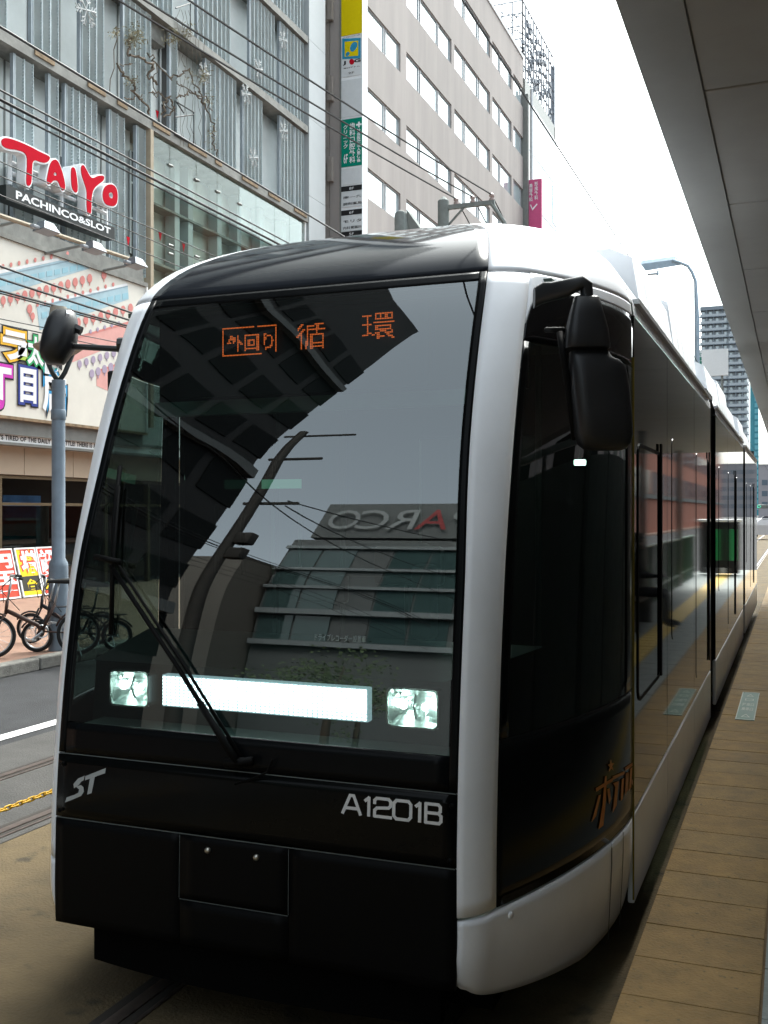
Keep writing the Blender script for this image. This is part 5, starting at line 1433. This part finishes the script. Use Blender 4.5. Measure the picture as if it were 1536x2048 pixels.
# ================================================================== FAR END OF THE STREET
tw = thing('apartment_tower', 'tall grey apartment tower with balcony rows far down the street', 'building', (-28, 475, 0))
M_tw = mat('tower_haze_grey', (.42, .45, .47), .7, var=.1, scale=.05); M_tw2 = mat('tower_dark', (.22, .25, .28), .6, var=.1, scale=.1); M_twg = glass('tower_glass', (.3, .3, .3), 2.4, dark=(.30, .36, .40))  # main tower colour lightened in place of haze and glare
TY = 468; xl = fy(1400, 700, TY)[0]; xr = fy(1496, 700, TY)[0]; tz = fy(1420, 620, TY)[1]
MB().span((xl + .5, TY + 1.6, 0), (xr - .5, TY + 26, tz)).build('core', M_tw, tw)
MB().span((xl, TY - .1, tz), (xr, TY + 26.5, tz + 1.6)).build('parapet', M_tw2, tw)
nfl = int(tz / 3.02)
for i in range(6, nfl):
    z = tz - (nfl - i) * 3.02
    MB().span((xl - .4, TY, z), (xr + .4, TY + 1.6, z + .3)).build('balcony_slab', M_tw2, tw)
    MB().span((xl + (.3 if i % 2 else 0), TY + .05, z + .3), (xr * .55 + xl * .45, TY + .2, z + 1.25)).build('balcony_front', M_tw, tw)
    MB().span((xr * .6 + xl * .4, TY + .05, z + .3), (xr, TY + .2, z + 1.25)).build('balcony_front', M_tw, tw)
    mb = MB()
    for k in (.04, .19, .33, .50, .62, .80, .92): mb.span((xl + (xr - xl) * k, TY + 1.5, z + .9), (xl + (xr - xl) * (k + .055), TY + 1.59, z + 2.5))
    stuff(mb.build('window_row', M_twg, tw))
    mb = MB()
    for k in (.13, .28, .46, .60, .74, .88): mb.span((xl + (xr - xl) * k, TY + .3, z + .3), (xl + (xr - xl) * k + .35, TY + 1.55, z + 3.0))
    stuff(mb.build('balcony_screen', M_tw2, tw))
tt = thing('teal_tower', 'slim teal glass tower behind the grey apartment tower', 'building', (-12, 600, 0))
xl, xr = fy(1500, 700, 600)[0], fy(1517, 700, 600)[0]; M_tl = mat('teal_glass', (.04, .22, .27), .15, var=.2, scale=.1); M_tl2 = mat('teal_light', (.12, .36, .42), .3)
MB().span((xl, 600, 0), (xr, 615, 90)).build('body', M_tl, tt)
for i in range(26): MB().span((xl + (xr - xl) * .55, 599.6, 3 + i * 3.3), (xr - .2, 599.99, 5.2 + i * 3.3)).build('glass_band', M_tl2, tt)
# low far blocks
M_far = [mat('far_%d' % i, c, .8, var=.15, scale=.2) for i, c in enumerate([(.30, .28, .29), (.25, .24, .25), (.34, .31, .28)])]
M_fwin = mat('far_window', (.10, .13, .16), .3)
def far_block(x0, x1, y, h, m, lab):
    t = thing('far_building', lab, 'building', ((x0 + x1) / 2, y, 0))
    MB().span((x0, y, 0), (x1, y + 30, h)).build('wall', m, t)
    nf = max(2, int(h / 3.3)); nc = max(2, int((x1 - x0) / 3))
    for j in range(1, nf):
        for i in range(nc):
            xx = x0 + (x1 - x0) * (i + .5) / nc; MB().span((xx - .8, y - .05, j * 3.3), (xx + .8, y - .001, j * 3.3 + 1.6)).build('window', M_fwin, t)
    MB().span((x0 - .1, y - .1, h), (x1 + .1, y + 30.1, h + .5)).build('roof', M_far[1], t)
xa_ = fy(1517, 950, 330)[0]; far_block(xa_, xa_ + 14, 330, fy(1520, 932, 330)[1], M_far[0], 'grey-brown block past the tram where the street ends')
far_block(-34, -13, 180, 11, M_far[2], 'low tan block hidden behind the tram roof')
far_block(9, 26, 420, 20, M_far[1], 'dim block at the far right of the street')
# white hoarding standing above the roofs
hd_ = thing('white_hoarding', 'square white hoarding in front of the apartment tower', 'hoarding', (-17, 95, 0))
HY = 95; A = fy(1396, 753, HY); B = fy(1456, 697, HY)
MB().span((A[0], HY, A[1]), (B[0], HY + .3, B[1])).build('panel', mat('hoarding_white', (.72, .75, .75), .5, var=.04), hd_)
for s in (.2, .8): MB().tube([(A[0] + (B[0] - A[0]) * s, HY + .2, 0), (A[0] + (B[0] - A[0]) * s, HY + .2, A[1])], .1, 8).build('post', M_conc, hd_)
vs_ = thing('vertical_banner', 'narrow teal-lettered vertical sign beside the white hoarding', 'sign', (-16.5, 90, 5))
A = fy(1397, 730, 90); B = fy(1405, 704, 90)
MB().span((A[0], 90, A[1] - 3), (B[0], 90.1, B[1])).build('panel', M_wht, vs_)
lettering('駐\n車\n場', FACY(90), (A[0] + .05, B[0] - .05, A[1], B[1] - .05), M_signt, vs_, .02, .03)
MB().tube([(A[0] + .1, 90.05, 0), (A[0] + .1, 90.05, A[1] - 3)], .05, 6).build('post', M_conc, vs_)
# street light arm
slY = 30
sl = thing('street_light', 'street light with flat head on a gooseneck arm above the tram', 'street light', (onY(1390, 560, slY).x + .3, slY, 0))
def sp3(x, y): return onY(x, y, slY)
hdp = [sp3(1281, 528), sp3(1350, 519), sp3(1362, 530), sp3(1291, 542)]
mb = MB(); off_ = Vector((0, .7, .18))
lowp = [hdp[0], hdp[3], hdp[2], hdp[1]]
mb.add([p for p in hdp] + [p + Vector((0, .1, .12)) for p in hdp], [(0, 1, 2, 3), (7, 6, 5, 4), (0, 4, 5, 1), (1, 5, 6, 2), (2, 6, 7, 3), (3, 7, 4, 0)])
M_slglare = mat('street_light_glare', (.36, .46, .55), .5, .1)  # blue-grey made paler to stand for the bright sky glare
mb.build('head', M_slglare, sl)
MB().tube([sp3(1345, 521), sp3(1362, 526), sp3(1376, 532), sp3(1384, 544), sp3(1391, 562), sp3(1394, 640), Vector((sp3(1394, 640).x, slY, 0))], [.05, .045, .045, .045, .045, .07, .1], 8).build('arm', M_slglare, sl, True)
MB().span(sp3(1294, 549), sp3(1317, 545) + Vector((0, .15, 0))).build('lamp', M_slglare, sl); MB().tube([sp3(1316, 541), sp3(1315, 551)], .03, 6).build('clip', M_slglare, sl)
# cars and signal at the far crossing
def car(c, ang, colr, lab):
    c = Vector(c); t = thing('car', lab, 'car', c); a = R(ang); u = Vector((math.cos(a), math.sin(a), 0)); n = Vector((-u.y, u.x, 0)); zz = Vector((0, 0, 1))
    def P(x, y, z): return c + u * x + n * y + zz * z
    prof = [(-2.1, .35), (-2.15, .8), (-1.9, .95), (-1.2, 1.0), (-.7, 1.42), (.7, 1.45), (1.35, .98), (2.0, .85), (2.12, .6), (2.1, .32)]
    mb = MB(); k = len(prof)
    for s, w in ((-1, .84), (1, .84)):
        for x, z in prof: mb.v.append(tuple(P(x, s * (w if z < 1.1 else .68), z)))
    mb.f += [tuple(range(k)), tuple(reversed(range(k, 2 * k)))] + [(i, (i + 1) % k, k + (i + 1) % k, k + i) for i in range(k)]
    mb.build('body', mat('car_paint_%d' % int(colr[0] * 100), colr, .25, var=.03, coat=.5), t)
    for s in (-1, 1):
        MB().add([P(-1.1, s * .78, 1.02), P(1.2, s * .78, 1.0), P(.62, s * .71, 1.38), P(-.65, s * .71, 1.36)], [(0, 1, 2, 3)]).build('side_glass', M_blk, t)
        for x in (-1.3, 1.3):
            MB().lathe(P(x, s * .72, .32), [(0, -.1), (.30, -.1), (.32, -.06), (.32, .08), (.28, .1), (0, .1)], 16, Matrix((u, zz, n)).transposed()).build('wheel', M_tyre, t, 40)
    MB().add([P(1.36, -.64, 1.0), P(1.36, .64, 1.0), P(.75, .6, 1.41), P(.75, -.6, 1.41)], [(0, 1, 2, 3)]).build('windscreen', M_blk, t)
    for s in (-1, 1): MB().bevbox(P(2.1, s * .6, .68), (.08, .3, .14), .02).build('headlight', M_whc, t)
car(onZ(1540, 1079, 0), 195, (.72, .74, .76), 'white car crossing the street beyond the tram')
car(onZ(1533, 1066, 0) + Vector((0, 18, 0)), 185, (.05, .05, .06), 'dark car behind the white car at the crossing')
tl = thing('traffic_light', 'green traffic light far down the street right of the tram', 'traffic light', onZ(1530, 1060, 0))
c = atD(1525, 1013, 120)
MB().bevbox(c, (1.2, .3, .45), .08).build('housing', M_conc, tl, 40)
MB().lathe(c + Vector((-.38, -.16, 0)), [(0, -.02), (.16, -.02), (.17, .02)], 14, Matrix.Rotation(R(90), 3, 'X')).build('green_lamp', mat('signal_green', (.05, .6, .4), .4, var=0, emit=(.05, .9, .55), es=1.2), tl)
MB().tube([c + Vector((.5, .2, -.1)), c + Vector((1.6, .25, 0)), Vector((c.x + 1.6, c.y + .25, 0))], .08, 8).build('pole', M_conc, tl)

# ================================================================== BEHIND THE VIEWER (mirrored in the windscreen) AND ACROSS THE ROAD
M_brown = mat('dark_brown_facade', (.012, .012, .012), .7, var=.2, scale=.6, spec=.2)
M_bwin = glass('brown_building_glass', (.1, .1, .1), 1.35, dark=(.006, .007, .007))
M_bwin2 = mat('dark_block_glass', (.007, .008, .008), .5, var=.2, spec=.02)
bb = thing('dark_block', 'dark tall building behind the viewer, mirrored in the windscreen', 'building', (-24, -4, 0))
MB().span((-34, -15.8, 0), (-15.3, 7.3, 38)).build('wall', M_brown, bb)
for j in range(8):
    for i in range(8):
        y = -15.9 + i * 2.9; MB().span((-15.32, y, 4 + j * 3.4), (-15.26, y + 2.3, 6 + j * 3.4)).build('window', M_bwin2, bb)
M_light = mat('pale_band', (.07, .075, .075), .6)
for j in range(1, 9, 3): MB().span((-15.298, -15.8, 2.6 + j * 3.4), (-15.0, 7.3, 3.1 + j * 3.4)).build('cornice', M_light, bb)
# blue advertisement on the corner of the dark block
adp = thing('blue_poster', 'blue advertising poster mirrored at the left of the windscreen', 'poster', (-14.9, -4, 8))
MB().span((-15.24, -6.5, 7.6), (-15.1, -2.2, 10.6)).build('poster', mat('ad_blue', (.03, .20, .34), .5, var=.5, scale=.8), adp)
# department store with letters on its top
pk = thing('department_store', 'department store with big letters on its roof band, mirrored in the windscreen', 'building', (-18, -45, 0))
M_store = mat('store_wall', (.075, .08, .08), .6, var=.06, scale=.2); M_band = mat('store_band', (.15, .165, .17), .5); M_sgl = glass('store_glass', (.2, .25, .25), 1.6, dark=(.035, .06, .06))
sy = -42.0; xs0, xs1 = -27, -8
MB().span((xs0, sy - 20, 0), (xs1, sy, 25.2)).build('wall', M_store, pk)
MB().span((-26.0, sy - 20, 25.6), (xs1, sy + .1, 31.4)).build('sign_wall', M_store, pk)
for z in (9.5, 12.6, 15.8, 19.2, 23.4): MB().span((xs0, sy, z), (xs1, sy + .5, z + .5)).build('band', M_band, pk)
for z0, z1_ in ((10.1, 12.5), (13.2, 15.7), (16.4, 19.1), (19.8, 23.3)):
    for i in range(8):
        a = xs0 + .2 + i * 2.3
        MB().span((a, sy, z0), (a + 2.15, sy + .1, z1_)).build('window', M_sgl if (i + int(z0)) % 3 else M_store, pk)
FK = (Vector((0, sy + .2, 0)), Vector((-1, 0, 0)), Vector((0, 0, 1)), Vector((0, 1, 0)))
M_kl = mat('store_letter', (.19, .20, .20), .4, .2); M_kred = mat('store_letter_red', (.20, .02, .02), .5)
for ch_, a, b_ in (('P', 15.6, 17.3), ('A', 17.4, 19.4), ('R', 19.5, 21.3), ('C', 21.3, 23.3), ('O', 23.2, 25.3)):
    lettering(ch_, FK, (a, b_, 27.0, 30.2), M_kl if ch_ != 'A' else M_kred, pk, .25, 0.0, name='roof_letter')
# tan building left of the store, seen in the gap
tn = thing('tan_block', 'tan building with hatches mirrored low in the windscreen', 'building', (-44, -40, 0))
MB().span((-60, -60, 0), (-27.2, -38, 20)).build('wall', mat('tan_wall', (.10, .09, .078), .7, var=.08, scale=.3), tn)
for i in range(6):
    for j in range(4): MB().span((-58 + i * 5, -38, 4 + j * 3.8), (-56 + i * 5, -37.9, 5.6 + j * 3.8)).build('window', M_bwin, tn)
# utility pole behind the viewer
M_dkp = mat('dark_wood_pole', (.02, .018, .016), .8)
u2 = thing('utility_pole', 'utility pole with crossarms behind the viewer, mirrored in the windscreen', 'utility pole', (-8.6, -6.9, 0))
MB().lathe((-8.6, -6.9, 0), [(0, 0), (.15, 0), (.10, 12.0), (0, 12.05)], 14).build('shaft', M_dkp, u2, 35)
for z, w in ((11.8, 1.1), (10.4, .8), (8.7, .8)): MB().span((-8.6 - w * .4, -7.1, z), (-8.6 + w, -7.03, z + .08)).build('crossarm', M_dkp, u2)
for z in (6.4, 7.1): MB().bevbox((-8.35, -6.95, z), (.32, .3, .5), .05).build('transformer', M_dkp, u2, 40)
wire((-8.0, -7.0, 8.8), (-1.0, -30, 14), .3, .02, 'cable sweeping away from the mirrored utility pole', 'mirrored cables')
wire((-8.0, -7.0, 8.6), (-9, -41, 13.0), .3, .02, 'lower cable leaving the mirrored utility pole', 'mirrored cables')
# street trees behind the viewer
M_leaf = mat('leaf_green', (.05, .075, .03), .7, var=.4, scale=3); M_bark = mat('bark', (.07, .055, .04), .9)
def tree(x, y, h, r, lab, seed):
    rt = random.Random(seed); t = thing('street_tree', lab, 'tree', (x, y, .1))
    tk = MB().tube([(x, y, 0), (x + .05, y, h * .4), (x, y + .05, h * .75)], [.14, .10, .05], 8)
    for k in range(6):
        a = rt.uniform(0, 6.28); tk.tube([(x, y, h * .4), (x + r * .6 * math.cos(a), y + r * .6 * math.sin(a), h * rt.uniform(.6, .9))], [.06, .02], 5)
    tk.build('trunk', M_bark, t, True)
    mb = MB()
    cl = [(rt.gauss(0, r * .5), rt.gauss(0, r * .5), h * .7 + rt.gauss(0, h * .13)) for _ in range(26)]
    for (cx, cy, cz) in cl:
        for k in range(70):
            p = Vector((x + cx + rt.gauss(0, r * .2), y + cy + rt.gauss(0, r * .2), cz + rt.gauss(0, r * .16)))
            d = Vector((rt.uniform(-1, 1), rt.uniform(-1, 1), rt.uniform(-.6, .4))).normalized() * .11; e = d.cross(Vector((rt.random(), rt.random(), rt.random()))).normalized() * .05
            mb.add([p, p + d * .5 + e, p + d, p + d * .5 - e], [(0, 1, 2, 3)])
    stuff(mb.build('crown', M_leaf, t))
tree(-9.4, -14.5, 4.4, 1.5, 'street tree behind the viewer nearest the mirrored utility pole', 1); tree(-12.5, -24, 4.6, 1.6, 'street tree behind the viewer farther along', 2)
# brick building across the road, mirrored in the tram side
rd = thing('brick_building', 'red-brown brick building across the road, mirrored in the tram side', 'building', (14, 110, 0))
M_brick = mat('brick_red', (.26, .085, .05), .75, var=.2, scale=2)
MB().span((9.9, 60, .14), (30, 175, 24)).build('wall', M_brick, rd)
for j in range(6):
    for i in range(20):
        y = 62 + i * 5.5; MB().span((9.84, y, 3.4 + j * 3.5), (9.899, y + 3.2, 5.3 + j * 3.5)).build('window', M_bwin, rd)
for z in (3.0, 23.6): MB().span((9.7, 60, z), (9.899, 175, z + .35)).build('cornice', M_light, rd)
gb = thing('grey_block', 'pale grey block across the road beside the platform', 'building', (22, 20, 0))
MB().span((15.2, -20, .14), (32, 50, 14)).build('wall', M_far[0], gb)
for j in range(3):
    for i in range(12): MB().span((15.14, -18 + i * 5.6, 3.4 + j * 3.5), (15.199, -15 + i * 5.6, 5.3 + j * 3.5)).build('window', M_bwin, gb)
for i, y in enumerate((19.5, 21.2)):
    t = thing('banner', ('nearer', 'farther')[i] + ' upright banner on the kerb across the road, mirrored in the tram', 'banner', (2.6, y, 0))
    MB().tube([(2.6, y, 0), (2.6, y, 2.2)], .02, 6).build('pole', M_conc, t); MB().span((2.6, y + .03, .6), (2.62, y + .5, 2.15)).build('cloth', (M_pyel, M_pred)[i], t)

# ------------------------------------------------------------------ person waiting on the bench
def person(loc):
    t = thing('person', 'seated person in dark clothes waiting on the bench, mirrored in the tram side', 'person', loc)
    L = Vector(loc)
    joints = {'pel': ((0, 0, .52), .13), 'wst': ((.02, 0, .68), .125), 'chs': ((0, 0, .90), .14), 'nck': ((-.02, 0, 1.06), .055), 'hd0': ((-.05, 0, 1.14), .075), 'hd1': ((-.06, 0, 1.24), .095), 'hd2': ((-.05, 0, 1.33), .06),
              'hl': ((-.04, .10, .50), .085), 'kl': ((-.44, .12, .50), .062), 'al': ((-.46, .12, .09), .042), 'tl': ((-.62, .13, .04), .035),
              'hr': ((-.04, -.10, .50), .085), 'kr': ((-.44, -.12, .50), .062), 'ar': ((-.42, -.12, .09), .042), 'tr': ((-.58, -.13, .04), .035),
              'sl': ((0, .19, .99), .06), 'el': ((-.10, .24, .74), .045), 'wl': ((-.32, .10, .72), .03), 'sr': ((0, -.19, .99), .06), 'er': ((-.10, -.24, .74), .045), 'wr': ((-.32, -.10, .74), .03)}
    ed = [('pel', 'wst'), ('wst', 'chs'), ('chs', 'nck'), ('nck', 'hd0'), ('hd0', 'hd1'), ('hd1', 'hd2'), ('pel', 'hl'), ('hl', 'kl'), ('kl', 'al'), ('al', 'tl'), ('pel', 'hr'), ('hr', 'kr'), ('kr', 'ar'), ('ar', 'tr'), ('chs', 'sl'), ('sl', 'el'), ('el', 'wl'), ('chs', 'sr'), ('sr', 'er'), ('er', 'wr')]
    for s, w in ((1, 'wl'), (-1, 'wr')):
        for k in range(5):
            a = 'f%s%d' % (w, k); b_ = 'g%s%d' % (w, k); W = Vector(joints[w][0]); o_ = (k - 2) * .016
            joints[a] = (tuple(W + Vector((-.06 if k else -.02, -s * .01 + o_, .012))), .010); joints[b_] = (tuple(W + Vector((-.10 if k else -.05, -s * .01 + o_ * .9, .004 if k else .03))), .008)
            ed += [(w, a), (a, b_)]
    nm = list(joints); me = bpy.data.meshes.new('body')
    me.from_pydata([joints[k][0] for k in nm], [(nm.index(a), nm.index(b_)) for a, b_ in ed], [])
    o = obj('body', me, mat('dark_clothes', (.04, .045, .055), .8), None); o.location = L
    md = o.modifiers.new('skin', 'SKIN'); 
    if not me.skin_vertices: 
        bpy.context.view_layer.update()
    for i, k in enumerate(nm): me.skin_vertices[0].data[i].radius = (joints[k][1], joints[k][1])
    me.skin_vertices[0].data[0].use_root = True
    o.modifiers.new('sub', 'SUBSURF').levels = 1; adopt(o, t)
    M_skin = mat('skin', (.45, .28, .20), .6, var=.05)
    hm = MB().lathe(L + Vector((-.07, 0, 1.23)), [(0, -.12), (.05, -.11), (.075, -.04), (.08, .03), (.06, .09), (0, .115)], 16); hm.build('face', M_skin, t, True)
    MB().lathe(L + Vector((-.045, 0, 1.25)), [(.092, -.03), (.097, .03), (.075, .09), (0, .125)], 16).build('hair', mat('hair', (.015, .012, .01), .6), t, True)
    MB().bevbox(L + Vector((-.43, 0, .76)), (.008, .075, .15), .004, Matrix.Rotation(R(35), 3, 'Y')).build('phone', M_blk, t)
person((.86, 15.3, PZ))
